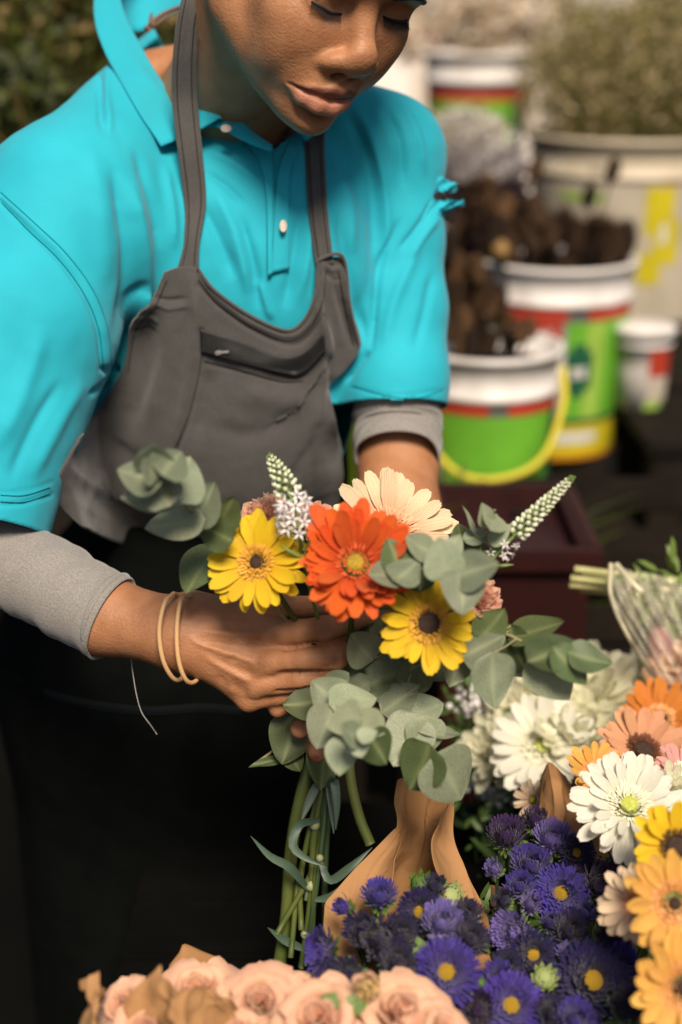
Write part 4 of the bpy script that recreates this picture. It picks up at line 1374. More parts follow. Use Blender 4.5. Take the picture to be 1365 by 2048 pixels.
euc_branch([(780, 1370, 1.14), (880, 1290, 1.10), (985, 1262, 1.06), (1080, 1300, 1.03), (1190, 1335, 1.00)],
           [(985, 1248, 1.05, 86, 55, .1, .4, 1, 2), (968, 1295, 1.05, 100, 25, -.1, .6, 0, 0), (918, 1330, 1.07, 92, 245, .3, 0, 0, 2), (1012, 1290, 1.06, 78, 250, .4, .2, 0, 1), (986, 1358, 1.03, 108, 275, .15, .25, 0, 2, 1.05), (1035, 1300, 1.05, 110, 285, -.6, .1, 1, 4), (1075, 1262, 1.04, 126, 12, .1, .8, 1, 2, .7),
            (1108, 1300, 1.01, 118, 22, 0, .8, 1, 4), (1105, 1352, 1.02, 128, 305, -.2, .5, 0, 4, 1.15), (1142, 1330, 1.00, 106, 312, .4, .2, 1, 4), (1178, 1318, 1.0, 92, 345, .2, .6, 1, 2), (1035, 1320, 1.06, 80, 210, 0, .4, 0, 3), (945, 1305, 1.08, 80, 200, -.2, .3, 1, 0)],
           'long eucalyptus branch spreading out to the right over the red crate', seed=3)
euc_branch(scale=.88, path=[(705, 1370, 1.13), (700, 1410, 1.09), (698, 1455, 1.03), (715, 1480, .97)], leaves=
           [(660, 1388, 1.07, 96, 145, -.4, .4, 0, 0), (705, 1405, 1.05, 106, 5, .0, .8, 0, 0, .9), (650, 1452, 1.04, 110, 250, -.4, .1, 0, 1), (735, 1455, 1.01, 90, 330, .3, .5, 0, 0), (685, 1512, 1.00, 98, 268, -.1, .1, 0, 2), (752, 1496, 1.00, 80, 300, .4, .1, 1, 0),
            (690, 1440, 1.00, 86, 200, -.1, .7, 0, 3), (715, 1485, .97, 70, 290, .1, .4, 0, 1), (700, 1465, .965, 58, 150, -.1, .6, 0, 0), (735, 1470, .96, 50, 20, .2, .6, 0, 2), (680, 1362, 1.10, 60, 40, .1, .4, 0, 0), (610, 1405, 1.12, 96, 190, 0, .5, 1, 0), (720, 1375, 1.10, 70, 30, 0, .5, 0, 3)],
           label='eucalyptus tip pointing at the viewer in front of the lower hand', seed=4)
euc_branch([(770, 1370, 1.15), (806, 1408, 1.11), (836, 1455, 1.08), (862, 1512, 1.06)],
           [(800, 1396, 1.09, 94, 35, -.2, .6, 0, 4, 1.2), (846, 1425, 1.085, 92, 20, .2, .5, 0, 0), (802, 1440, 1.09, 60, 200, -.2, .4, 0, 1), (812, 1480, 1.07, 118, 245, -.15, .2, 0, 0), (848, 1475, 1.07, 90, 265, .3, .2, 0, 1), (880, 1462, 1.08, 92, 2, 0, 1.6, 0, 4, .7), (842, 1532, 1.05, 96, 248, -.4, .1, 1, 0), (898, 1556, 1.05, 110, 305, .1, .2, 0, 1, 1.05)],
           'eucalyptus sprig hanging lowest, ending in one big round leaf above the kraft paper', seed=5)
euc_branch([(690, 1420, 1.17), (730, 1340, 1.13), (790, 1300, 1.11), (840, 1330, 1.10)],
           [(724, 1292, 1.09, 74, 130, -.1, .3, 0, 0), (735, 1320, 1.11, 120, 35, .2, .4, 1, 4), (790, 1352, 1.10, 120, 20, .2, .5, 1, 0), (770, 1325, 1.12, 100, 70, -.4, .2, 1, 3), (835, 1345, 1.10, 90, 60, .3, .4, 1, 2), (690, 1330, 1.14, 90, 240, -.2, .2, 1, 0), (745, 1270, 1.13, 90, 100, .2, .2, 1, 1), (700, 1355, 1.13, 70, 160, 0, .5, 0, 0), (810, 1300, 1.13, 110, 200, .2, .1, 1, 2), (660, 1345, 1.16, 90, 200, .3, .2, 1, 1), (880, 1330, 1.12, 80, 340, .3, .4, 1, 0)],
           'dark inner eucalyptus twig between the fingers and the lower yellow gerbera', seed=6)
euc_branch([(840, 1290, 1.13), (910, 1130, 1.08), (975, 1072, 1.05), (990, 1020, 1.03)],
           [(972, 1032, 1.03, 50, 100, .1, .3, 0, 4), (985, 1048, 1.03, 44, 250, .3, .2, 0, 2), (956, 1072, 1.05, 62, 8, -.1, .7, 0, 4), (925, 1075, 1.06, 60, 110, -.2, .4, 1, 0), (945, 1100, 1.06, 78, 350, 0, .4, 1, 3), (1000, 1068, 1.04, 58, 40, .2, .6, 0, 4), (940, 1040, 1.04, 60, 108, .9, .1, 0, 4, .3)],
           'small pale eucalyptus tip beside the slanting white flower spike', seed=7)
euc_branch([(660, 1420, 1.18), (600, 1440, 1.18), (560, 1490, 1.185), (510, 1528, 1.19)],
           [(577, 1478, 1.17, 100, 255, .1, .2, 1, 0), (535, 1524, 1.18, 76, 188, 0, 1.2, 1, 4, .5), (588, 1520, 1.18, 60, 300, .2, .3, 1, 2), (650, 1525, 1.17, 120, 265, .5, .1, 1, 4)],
           'low dark eucalyptus twig under the gripping hand with a thin yellowish leaf', seed=8)

# stems with narrow leaves below the hands
blu_m = mat('blue_green_leaf', (.045, .080, .052), .5, (.070, .110, .075), 30, spec=.5)
node_m = mat('stem_node', (.28, .300, .150), .6)


def cut_stem(path, r0, label, leaves=(), seed=0, m=None, nodes=()):
    c = [P(*p) for p in path]
    t = empty('cut_stem', c[0], label, 'flower stem', 'cut stems hanging below the hands')
    obj('stem', mesh_from('stem', *tube(c, r0, 40, 9), m or stem_m), t)
    for lf in leaves:
        q = catmull(np.array([P(*p) for p in lf]), 14)
        n = len(q); w = np.array([.0034 * math.sin(math.pi * min(1, .15 + .85 * i / (n - 1))) + .0003 for i in range(n)])
        T = np.gradient(q, axis=0); T /= np.linalg.norm(T, axis=1)[:, None]
        S = np.cross(T, FWD); S /= np.linalg.norm(S, axis=1)[:, None] + 1e-9
        V = np.concatenate([np.stack([q - S * w[:, None], q + FWD * .0012, q + S * w[:, None]], 1).reshape(-1, 3)])
        obj('leaf', mesh_from('leaf', V, np.array(grid_faces(3, n)), blu_m), t)
    mb = MB()
    for nd in nodes:
        p0 = P(*nd); V, F_ = lathe([(0, -r0 * 1.6), (r0 * 1.3, -r0), (r0 * 1.5, 0), (r0 * 1.2, r0), (0, r0 * 1.6)], 10); mb.add(V + p0, F_)
    if nodes: obj('node', mb.mesh('node', node_m), t)
    return t


cut_stem([(700, 1440, 1.17), (700, 1545, 1.165), (718, 1630, 1.165), (741, 1688, 1.165)], .0044, 'short thick green stem with a cut end, right of the others')
cut_stem([(668, 1440, 1.185), (648, 1560, 1.185), (628, 1680, 1.185), (622, 1800, 1.19), (604, 1935, 1.20)], .0030, 'pale jointed carnation stem with curling blue green leaves', [
    [(640, 1640, 1.18), (600, 1650, 1.165), (586, 1690, 1.16), (610, 1715, 1.16), (655, 1735, 1.16)], [(618, 1780, 1.185), (580, 1735, 1.17), (540, 1712, 1.165), (502, 1672, 1.16)], [(655, 1540, 1.18), (664, 1600, 1.17), (668, 1668, 1.165)],
    [(650, 1540, 1.18), (620, 1600, 1.175), (600, 1650, 1.17)], [(612, 1900, 1.195), (570, 1880, 1.19), (536, 1855, 1.185)]], m=stem_m, nodes=[(630, 1650, 1.183), (622, 1772, 1.186), (612, 1868, 1.195)])
cut_stem([(664, 1450, 1.18), (655, 1580, 1.18), (640, 1720, 1.18), (612, 1930, 1.19)], .0022, 'thin dark green stem beside the jointed pale one', [
    [(655, 1590, 1.178), (668, 1560, 1.165), (674, 1610, 1.16), (672, 1660, 1.16)], [(640, 1720, 1.178), (660, 1760, 1.17), (700, 1735, 1.165), (745, 1695, 1.17)], [(630, 1800, 1.18), (670, 1790, 1.175), (730, 1740, 1.18)]], m=dkstem_m, nodes=[(640, 1716, 1.178)])
cut_stem([(655, 1440, 1.20), (612, 1560, 1.20), (585, 1690, 1.205), (574, 1830, 1.21), (560, 1925, 1.215)], .0058, 'thick olive gerbera stem furthest left below the hands')
cut_stem([(680, 1440, 1.20), (660, 1600, 1.205), (650, 1760, 1.21), (652, 1900, 1.22)], .0026, 'straight dim stem at the back of the hanging bundle', m=dkstem_m)

# ------------------------------------------------------------------ stall flowers below: asters
AST = 'purple asters on the stall'
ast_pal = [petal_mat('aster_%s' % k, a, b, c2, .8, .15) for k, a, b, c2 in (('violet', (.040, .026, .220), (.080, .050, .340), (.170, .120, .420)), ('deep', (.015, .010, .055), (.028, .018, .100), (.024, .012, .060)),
           ('light', (.150, .115, .400), (.220, .160, .480), (.400, .330, .560)), ('purple', (.034, .012, .062), (.054, .020, .096), (.050, .020, .085)))]  # light and deep put sun and shade into petal colour; light covers pale heads too
ad_m = mat('aster_yellow_disc', (.46, .290, .012), .85, (.30, .170, .010), 500, bump=.6, bscale=1500)
aleaf_m = mat('aster_leaf', (.055, .105, .020), .5, (.090, .150, .032), 50, transl=.2)
ACOLL = {'violet': 0, 'deep': 1, 'light': 2, 'purple': 3}


def aster_heads():
    """Shared head meshes: rays curving up round the disc, by openness."""
    out = {}
    for key, (elev, disc, rows) in {'open': (24, .27, 5), 'mid': (46, .18, 6), 'closed': (66, .10, 6)}.items():
        for var in range(2):
            r = np.random.default_rng(hash(key) % 7 + var + 3) if False else np.random.default_rng({'open': 3, 'mid': 5, 'closed': 8}[key] + var * 11)
            V, F_, base = [], [], []
            for ring in range(rows):
                cnt = 76 - ring * 7
                for i in range(cnt):
                    a = 2 * math.pi * (i + r.random() * .9) / cnt
                    e0 = math.radians(elev - 26 + ring * 14 + r.normal(0, 9))
                    L = (1.0 - ring * .12) * r.uniform(.92, 1.05); w = .041
                    b = len(V); p = np.array([math.cos(a) * disc * .8, math.sin(a) * disc * .8, .02 * ring]); e = e0
                    sd = np.array([-math.sin(a), math.cos(a), 0]); cur = .5
                    for k in range(5):
                        t = k / 4; ww = w * (.5, .8, 1.0, 1.05, .75)[k]
                        V += [tuple(p - sd * ww), tuple(p + sd * ww)]; base += [1 - t, 1 - t]
                        p = p + np.array([math.cos(a) * math.cos(e), math.sin(a) * math.cos(e), math.sin(e)]) * (L - disc * .8) / 4
                        e += math.radians(16 if key != 'open' else 12)
                        if k < 4: F_.append((b + 2 * k, b + 2 * k + 1, b + 2 * k + 3, b + 2 * k + 2))
            out[key, var] = (np.array(V), np.array(F_), np.array(base), disc)
    return out


AH = aster_heads()
_amesh = {}


def disc_geo(rd, h, n=110, seed=0):
    r = np.random.default_rng(seed); mb = MB()
    V, F_ = lathe([(rd, -.04), (rd, h * .4), (rd * .75, h * .9), (0, h)], 16); mb.add(V, F_)
    for i in range(n):
        q = rd * math.sqrt(r.random()); a = r.uniform(0, 6.3); z = h * (1 - .5 * (q / rd) ** 2); w = rd * .075
        p0 = np.array([q * math.cos(a), q * math.sin(a), z - .01])
        mb.add([p0 + (-w, -w, 0), p0 + (w, -w, 0), p0 + (0, w, 0), p0 + (0, 0, rd * .16)], [(0, 1, 3), (1, 2, 3), (2, 0, 3)])
    return mb


bract = MB()
for ring in range(2):
    for i in range(13):
        a = 2 * math.pi * (i + .5 * ring) / 13; sd = np.array([-math.sin(a), math.cos(a), 0])
        dr = np.array([math.cos(a), math.sin(a), 0]); b0 = dr * .18 + np.array([0, 0, -.22 - .12 * ring]); 
        p1 = dr * (.50 + .06 * ring) + np.array([0, 0, -.20 - .10 * ring]); p2 = dr * (.78 + .15 * (i % 3)) + np.array([0, 0, -.10 - .16 * ring - .1 * (i % 2)])
        bract.add([b0 - sd * .05, b0 + sd * .05, p1 - sd * .11, p1 + sd * .11, (p1 + p2) / 2 - sd * .10 + (0, 0, .03), (p1 + p2) / 2 + sd * .10 + (0, 0, .03), p2], [(0, 1, 3, 2), (2, 3, 5, 4), (4, 5, 6)])
bract.add(*lathe([(0, -.42), (.14, -.40), (.26, -.20), (.24, -.02), (0, 0)], 12))
BRACT = bract.mesh('bracts', calyx_m)


def aster(px, py, Rpx, a, b, form, colour, label, i):
    d = (1.165 if px > 955 else 1.128) - (py - 1650) * .00042
    R = Rpx * d / FPX * 1.22
    c = P(px, py, d); n = cam_n(a, b); r = np.random.default_rng(i)
    t = empty('aster', c, label, 'aster', AST)
    key = (form, i % 2, colour)
    if key not in _amesh:
        V, F_, base, disc = AH[form, i % 2]
        me = mesh_from('petals', V, F_, ast_pal[ACOLL[colour]]); set_attr(me, 'base', np.clip(base * 1.3 - .3, 0, 1))
        _amesh[key] = (me, disc_geo(disc, .16, seed=i).mesh('disc', ad_m))
    me, dm = _amesh[key]
    Rm = frame_from(n, r.uniform(0, 6)); x = Rm @ Vector((1, 0, 0))
    place(me, 'petals', t, c, x, n, (R, R, R * 1.0))['kind'] = 'stuff'
    place(dm, 'disc', t, c, x, n, (R, R, R))
    bs = {'open': .85, 'mid': .72, 'closed': .58}[form] * R
    place(BRACT, 'bracts', t, c, x, n, (bs, bs, bs))
    e = c * np.array([1, 1, 0]) + np.array([(.16 - c[0]) * .45, (1.02 - c[1]) * .3, .60])
    obj('stem', mesh_from('stem', *tube([c - n * R * .4, c - n * R * .6 - np.array([0, 0, .03]), e], .0016, 12, 6), dkstem_m), t)
    return t


ASTERS = [
    (760, 1799, 40, -.1, 1.3, 'mid', 'violet', 'violet aster at the back left of the paper cone, no centre showing'),
    (696, 1816, 29, -1.2, .5, 'closed', 'violet', 'small violet aster turned left against the left fold of the paper'),
    (841, 1824, 42, -.2, .3, 'open', 'deep', 'dark aster with a dull yellow eye below the green buds in the cone'),
    (883, 1852, 48, .05, 1.0, 'mid', 'light', 'bright lit violet aster with small eye at the right edge of the cone'),
    (760, 1882, 60, -.1, .4, 'closed', 'deep', 'large almost black aster in shade low in the paper cone'),
    (648, 1903, 46, -1.8, .25, 'open', 'violet', 'aster seen side on, leftmost of all, beside the hanging stems'),
    (894, 1945, 60, -.05, .5, 'open', 'violet', 'big violet aster with round yellow eye behind the right roses'),
    (1015, 1680, 46, -.2, 1.6, 'mid', 'purple', 'purple aster at the upper left corner of the right bunch'),
    (1104, 1686, 46, .1, 1.3, 'mid', 'light', 'pale violet aster in the top row under the kraft paper tongue'),
    (1062, 1736, 45, -.1, 1.0, 'mid', 'violet', 'blue violet aster with greenish eye under the pale top one'),
    (992, 1742, 28, -.5, .7, 'closed', 'light', 'small greyish blue aster on the left edge of the right bunch'),
    (1124, 1786, 50, -.35, .25, 'open', 'violet', 'wide aster with yellow eye and long rays in mid right bunch'),
    (1059, 1812, 32, .1, .5, 'closed', 'light', 'pale half open aster ringed by bright green bracts'),
    (1031, 1868, 48, -.55, .4, 'mid', 'light', 'lilac aster tilted left with bracts showing, between the two bunches'),
    (1066, 1908, 44, .1, .2, 'open', 'deep', 'dark aster with a yellow eye tucked under the tilted lilac one'),
    (1138, 1864, 42, .0, .7, 'mid', 'deep', 'dim blue aster in the shade below the wide yellow eyed one'),
    (1138, 1913, 31, -.3, 1.0, 'closed', 'light', 'small light blue aster just above the biggest dark one'),
    (1185, 1962, 70, .05, .55, 'open', 'deep', 'biggest dark aster with a bright yellow eye, lower right'),
    (1023, 2012, 58, -.05, .5, 'open', 'violet', 'aster with yellow eye at the bottom edge, right of the roses'),
    (960, 2022, 44, -.6, .8, 'mid', 'purple', 'purple aster at the bottom edge touching the last rose'),
    (1183, 1652, 28, .3, 1.6, 'closed', 'violet', 'small aster on a leafy green base against the white gerbera'),
    (1262, 1688, 32, .4, 1.0, 'closed', 'violet', 'violet aster under the white gerbera next to the yellow petals'),
    (1244, 1726, 40, .3, 1.1, 'mid', 'purple', 'dark purple aster below the white gerbera, left of the yellow one'),
    (1152, 1706, 34, .2, .4, 'open', 'deep', 'shaded aster with a yellow eye behind the pale top one'),
    (1199, 1776, 52, .3, .7, 'mid', 'purple', 'large dusky purple aster left of the cream gerbera'),
    (1222, 1884, 42, .2, .8, 'mid', 'purple', 'dusky purple aster under the cream gerbera petals'),
    (1072, 1652, 36, .0, 1.8, 'closed', 'purple', 'dark purple aster at the very top edge of the right bunch'),
    (1150, 2046, 46, .0, .9, 'mid', 'violet', 'aster cut by the bottom edge under the biggest dark one'),
    (1250, 2010, 44, .2, .6, 'mid', 'deep', 'almost black aster at the bottom edge beside the golden gerbera'),
    (820, 1945, 28, -.2, .8, 'closed', 'purple', 'small purple aster behind the roses by two pointed leaves'),
    (700, 1950, 40, -.4, .5, 'mid', 'deep', 'black blue aster deep in shade behind the middle roses'),
    (1095, 1962, 30, .2, .9, 'closed', 'light', 'fading aster with whitish rays below a curled green cup'),
    (940, 1880, 40, .2, .7, 'mid', 'deep', 'dark aster in the gap between the paper cone and right bunch'),
    (1010, 1935, 36, .0, .8, 'mid', 'deep', 'dark blue aster below the lilac tilted one'),
    (800, 1870, 42, .0, .7, 'mid', 'deep', 'dark aster in the middle of the paper cone'),
    (726, 1862, 40, -.4, .6, 'mid', 'deep', 'dark blue aster at the lower left in the paper cone'),
    (930, 1830, 34, .3, .8, 'mid', 'deep', 'small dark aster against the right inside of the cone'),
    (795, 1925, 44, .0, .5, 'mid', 'deep', 'black blue aster low in the cone behind the flat green leaf'),
    (870, 1780, 34, .1, 1.0, 'closed', 'deep', 'dark aster between the two green buds of the cone'),
    (1040, 1775, 34, -.2, .8, 'mid', 'violet', 'violet aster between the greenish eyed one and the half open pale one'),
    (1165, 1832, 34, .1, .8, 'closed', 'violet', 'small violet aster just right of the wide yellow eyed one, lower'),
    (1100, 1850, 30, .0, .8, 'closed', 'violet', 'small violet aster above the shaded yellow eye in mid bunch'),
    (1010, 1805, 30, -.4, .8, 'closed', 'deep', 'small dark aster left of the half open pale one'),
    (1238, 1930, 40, .2, .8, 'mid', 'violet', 'violet aster right of the biggest dark one, by the golden petals'),
    (1105, 2030, 40, .0, .8, 'mid', 'deep', 'dark aster at the bottom edge below the fading one'),
    (1150, 1760, 30, .1, .9, 'closed', 'purple', 'small purple aster above and right of the wide yellow eyed one'),
    (1000, 1960, 38, -.2, .8, 'mid', 'violet', 'violet aster between the big yellow eyed one and the bottom edge'),
]
for i, s in enumerate(ASTERS): aster(*s, i)

# green buds and leaves among the asters
fol = MB(); r = np.random.default_rng(91)
for i in range(520):
    s = ASTERS[r.integers(len(ASTERS))]
    px, py = s[0] + r.normal(0, 46), s[1] + 15 + abs(r.normal(0, 34))
    if py < 1640 or px < 640 or (px < 960 and py < 1770): continue
    d = 1.180 - (py - 1650) * .00042 + r.uniform(0, .05)
    p0 = P(px, py, d); n = Vector(cam_n(r.normal(0, .6), .7 + r.normal(0, .4))); x = Vector(r.normal(0, 1, 3)); L = r.uniform(.010, .024)
    M = np.array(mat4(p0, x, n, (L, L * .8, L)))
    V = np.array([(0, 0, 0, 1), (.35, -.16, .05, 1), (.35, .16, .05, 1), (.75, -.13, .06, 1), (.75, .13, .06, 1), (1, 0, 0, 1)])
    fol.add((V @ M.T)[:, :3], [(0, 1, 2), (1, 3, 4, 2), (3, 5, 4)])
tag(obj('aster_foliage', fol.mesh('aster_foliage', aleaf_m)), kind='stuff')


def bud(px, py, rpx, a, b, label, i, faded=False):
    d = 1.150 - (py - 1650) * .00042; R = rpx * d / FPX; c = P(px, py, d); n = cam_n(a, b)
    t = empty('aster_bud', c, label, 'flower bud', 'green aster buds')
    mb = MB(); rr = np.random.default_rng(i + 300)
    for ring in range(3):
        for k in range(11):
            al = 2 * math.pi * (k + .5 * ring) / 11 + rr.normal(0, .08); dr = np.array([math.cos(al), math.sin(al), 0]); sd = np.array([-math.sin(al), math.cos(al), 0])
            c0 = .9 - .2 * ring
            V = [dr * .15 + (0, 0, -.5), dr * c0 * .8 - sd * .16 + (0, 0, -.1), dr * c0 * .8 + sd * .16 + (0, 0, -.1), dr * c0 * (.75 if ring else 1.0) + (0, 0, .35 + .15 * ring)]
            mb.add(np.array(V) * R @ np.array(frame_from(n)).T + c, [(0, 1, 2), (1, 3, 2)])
    V, F_ = lathe([(0, -.55), (.35, -.5), (.7, -.1), (.55, .25), (0, .3)], 12); mb.add(V * R @ np.array(frame_from(n)).T + c, F_)
    obj('bracts', mb.mesh('bracts', mat('faded_bracts', (.20, .26, .075), .7, (.30, .34, .14), 60) if faded else calyx_m), t)
    obj('stem', mesh_from('stem', *tube([c - n * R * .5, c - n * R - np.array([0, 0, .05]), c - np.array([0, -.03, .16])], .0014, 10, 6), dkstem_m), t)


bud(845, 1768, 34, 0, .7, 'ribbed green aster bud at the back of the paper cone', 1)
bud(900, 1790, 36, .2, .5, 'dried curly green aster head by the right fold of the cone', 2, True)
bud(1090, 1955, 34, 0, .6, 'pale green curled aster cup above the fading aster', 3, True)
bud(830, 1935, 16, -.2, .6, 'tiny bud with green sepals between the cone asters and roses', 4)
bud(962, 1965, 14, 0, .4, 'tiny round green bud beside the big yellow eyed aster', 5)
AL = leaf_mesh('leaf', mat('fresh_leaf', (.110, .190, .040), .45, (.150, .230, .060), 40, transl=.25), .26, .7, .15, -.1, seed=4)
DL = leaf_mesh('leaf', mat('rose_leaf', (.055, .110, .035), .4, (.075, .135, .050), 40, transl=.15, spec=.5), .30, .7, .15, -.1, seed=5)


def loose_leaf(px, py, d, L, ang, a, b, me, label):
    th = math.radians(ang); p0 = P(px - math.cos(th) * L / 2, py + math.sin(th) * L / 2, d); p1 = P(px + math.cos(th) * L / 2, py - math.sin(th) * L / 2, d)
    x = p1 - p0; ln = np.linalg.norm(x)
    o = bpy.data.objects.new('loose_leaf', me); COL.objects.link(o); o.matrix_basis = mat4(p0, x, cam_n(a, b), (ln, ln, ln))
    tag(o, label, 'leaf', 'loose leaves on the stall')


loose_leaf(822, 1906, 1.03, 60, 35, .1, .5, AL, 'bright green leaf lying flat before the paper cone asters')
loose_leaf(840, 1890, 1.035, 46, 115, .3, .3, AL, 'small upright green leaf beside the flat bright one')
loose_leaf(688, 1945, 1.01, 70, 70, -.3, .4, DL, 'dark green pointed rose leaf standing behind the roses')
# ------------------------------------------------------------------ roses in kraft paper, bottom left
rose_m = petal_mat('peach_rose_petal', (.90, .520, .345), (.92, .600, .430), (.88, .400, .220), .7, .3)
attr_mix(rose_m, 'edge', (.62, .330, .190), .35)
ROSE = []
for i in range(5):
    r = np.random.default_rng(200 + i); V = []; E_ = []
    for j in range(10):
        t = j / 9; w = .62 * math.sin(math.pi * (.12 + .62 * t)) ** .8
        for k in range(11):
            s = k / 10 * 2 - 1
            an = s * w * 1.25
            rr_ = .42 + .36 * math.sin(t * 1.5) - (.10 if i < 2 else .0) * t
            roll = max(0, t - .70) ** 2 * (2.2 if i > 1 else .8)
            x = (rr_ + roll * 1.3) * math.cos(an); y = (rr_ + roll) * math.sin(an) * 1.12
            z = t * 1.0 - roll * 1.1 - .10 * s * s * t + (.05 * math.sin(4 * s + i) + .035 * math.sin(9 * s + 2 * i)) * t + r.normal(0, .014) * t
            V.append((x, y, z)); E_.append((t > .93) * 1.0)
    me = mesh_from('petal', V, np.array(grid_faces(11, 10)), rose_m)
    set_attr(me, 'base', [1 - (q // 11) / 9 for q in range(110)]); set_attr(me, 'edge', E_)
    ROSE.append(me)


def rose(px, py, d, Rpx, a, b, label, seed):
    r = np.random.default_rng(seed); R = Rpx * d / FPX; c = P(px, py, d); n = cam_n(a, b)
    R *= 1.28
    t = empty('rose', c, label, 'rose', 'peach roses in the paper wrap')
    Rm = np.array(frame_from(n, r.uniform(0, 6)))
    N = int(r.integers(24, 31)); k0 = r.uniform(.9, 1.15)
    for i in range(N):
        u = i / (N - 1); al = i * 2.399 + r.normal(0, .15)
        sc = R * (.26 + .84 * u ** .8) * k0; tilt = math.radians(-8 + 58 * u ** 1.3 + r.normal(0, 9))
        dr = np.array([math.cos(al), math.sin(al), 0]); zz = np.array([0, 0, 1.0])
        z2 = zz * math.cos(tilt) + dr * math.sin(tilt); x2 = dr * math.cos(tilt) - zz * math.sin(tilt)
        s = sc * r.uniform(.84, 1.14)
        h = R * (.62 - .60 * u)
        place(ROSE[0 if u < .3 else 1 + int(r.integers(4)) if u < .6 else 2 + int(r.integers(3))], 'petal', t, c + Rm @ (zz * (h - s * .55) - dr * s * .22), Rm @ x2, Rm @ z2, (s, s * (.95 + .25 * u), s * (.95 - .15 * u)))
    V, F_ = lathe([(0, -.75), (.28, -.7), (.42, -.45), (.3, -.2), (0, -.15)], 14); obj('sepal_cup', mesh_from('sepal_cup', V * R @ Rm.T + c, F_, calyx_m), t)
    obj('stem', mesh_from('stem', *tube([c - n * R * .6, c - n * R - np.array([0, 0, .05]), np.array([-.06 + c[0] * .4, .98, .60])], .0028, 12, 7), dkstem_m), t)
    return t


ROSES = [
    (258, 1992, .985, 62, -.4, .6, 'peach rose at the far left, half covered by the crumpled paper', 1),
    (398, 1968, 1.01, 70, -.1, 1.0, 'peach rose at the back of the wrap with its open heart in view', 2),
    (300, 2050, .955, 78, -.1, .8, 'peach rose cut by the bottom edge below the crumpled paper', 3),
    (524, 1992, .99, 72, -.1, .75, 'peach rose with round folded heart, third from the left', 4),
    (600, 1962, 1.03, 48, .2, 1.0, 'small peach rose behind the two biggest ones, near the stems', 5),
    (642, 2028, .955, 96, -.1, .8, 'big peach rose left of the spent flower head', 6),
    (800, 2018, .965, 92, .1, .9, 'big peach rose right of the spent flower head', 7),
    (868, 2046, .945, 72, .4, .8, 'peach rose at the right end of the wrap beside the asters', 8),
    (470, 2052, .95, 62, 0, .9, 'peach rose low at the bottom edge behind the front paper fold', 9),
    (715, 1990, 1.0, 46, 0, 1.1, 'peach rose behind the spent flower head', 10)]
for s in ROSES: rose(s[0], s[1] + 26, *s[2:])
# spent flower head lying on the roses
c = P(735, 1975, .955); n = cam_n(0, .7)
t = empty('spent_flower', c, 'spent yellowish flower head with drooping green sepals on top of the roses', 'flower head')
mb = MB(); r = np.random.default_rng(5); Rm = np.array(frame_from(n))
for i in range(120):
    v = r.normal(0, 1, 3); v[2] = abs(v[2]); v /= np.linalg.norm(v); p0 = c + Rm @ (v * .0045); p1 = c + Rm @ (v * r.uniform(.008, .011))
    V, F_ = tube([p0, p1], [.0004, .0009], 2, 4); mb.add(V, F_)
obj('stamens', mb.mesh('stamens', mat('dry_stamen', (.55, .33, .10), .8, (.66, .47, .22), 300)), t)['kind'] = 'stuff'
for (px, py, ang, L, m_) in ((700, 2003, 195, 44, AL), (706, 2018, 215, 70, AL), (668, 2000, 160, 55, AL), (742, 1953, 60, 30, None), (716, 1960, 110, 36, None)):
    th = math.radians(ang); p0 = P(px - math.cos(th) * L / 2, py + math.sin(th) * L / 2, .952); p1 = P(px + math.cos(th) * L / 2, py - math.sin(th) * L / 2, .948)
    x = p1 - p0; ln = np.linalg.norm(x); place(m_ or ROSE[4], 'sepal' if m_ else 'petal', t, p0, x, cam_n(0, .5), (ln, ln * (1 if m_ else .5), ln * (1 if m_ else .4)))
obj('stem', mesh_from('stem', *tube([c, P(733, 2010, .96), P(732, 2060, .97)], .003, 8, 7), stem_m), t)

# ------------------------------------------------------------------ kraft paper
kraft_m = mat('kraft_paper', (.40, .205, .082), .8, (.48, .260, .115), 9, bump=.35, bscale=120, transl=.30, spec=.25, crease=42)


def paper(name_label, T, B, L, R, depth, nu=72, nv=72, seed=0, crump=.0025, folds=(), group='kraft paper wraps', name='paper_wrap'):
    """Sheet of kraft paper between four pixel edges; depth(u, v) along the view, folds are (points, width, height)."""
    g = coons(T, B, L, R, nu, nv)
    D = np.array([[depth(i / (nu - 1), j / (nv - 1)) for i in range(nu)] for j in range(nv)])
    V = np.array([P(g[j, i, 0], g[j, i, 1], D[j, i]) for j in range(nv) for i in range(nu)])
    q = np.array([f[::-1] for f in grid_faces(nu, nv)])
    if folds: V = sculpt(V, q, folds, front=False)
    nz_ = np.array([abs(mnoise.noise(Vector(p) * 20 + Vector((seed, 0, 0)))) + .25 * abs(mnoise.noise(Vector(p) * 60)) for p in V])
    V = V - vnormals(V, q) * (nz_ * crump * 4)[:, None]
    o = obj(name, mesh_from(name, V, q, kraft_m))
    s = o.modifiers.new('thickness', 'SOLIDIFY'); s.thickness = .0004
    return tag(o, name_label, 'paper wrap', group)


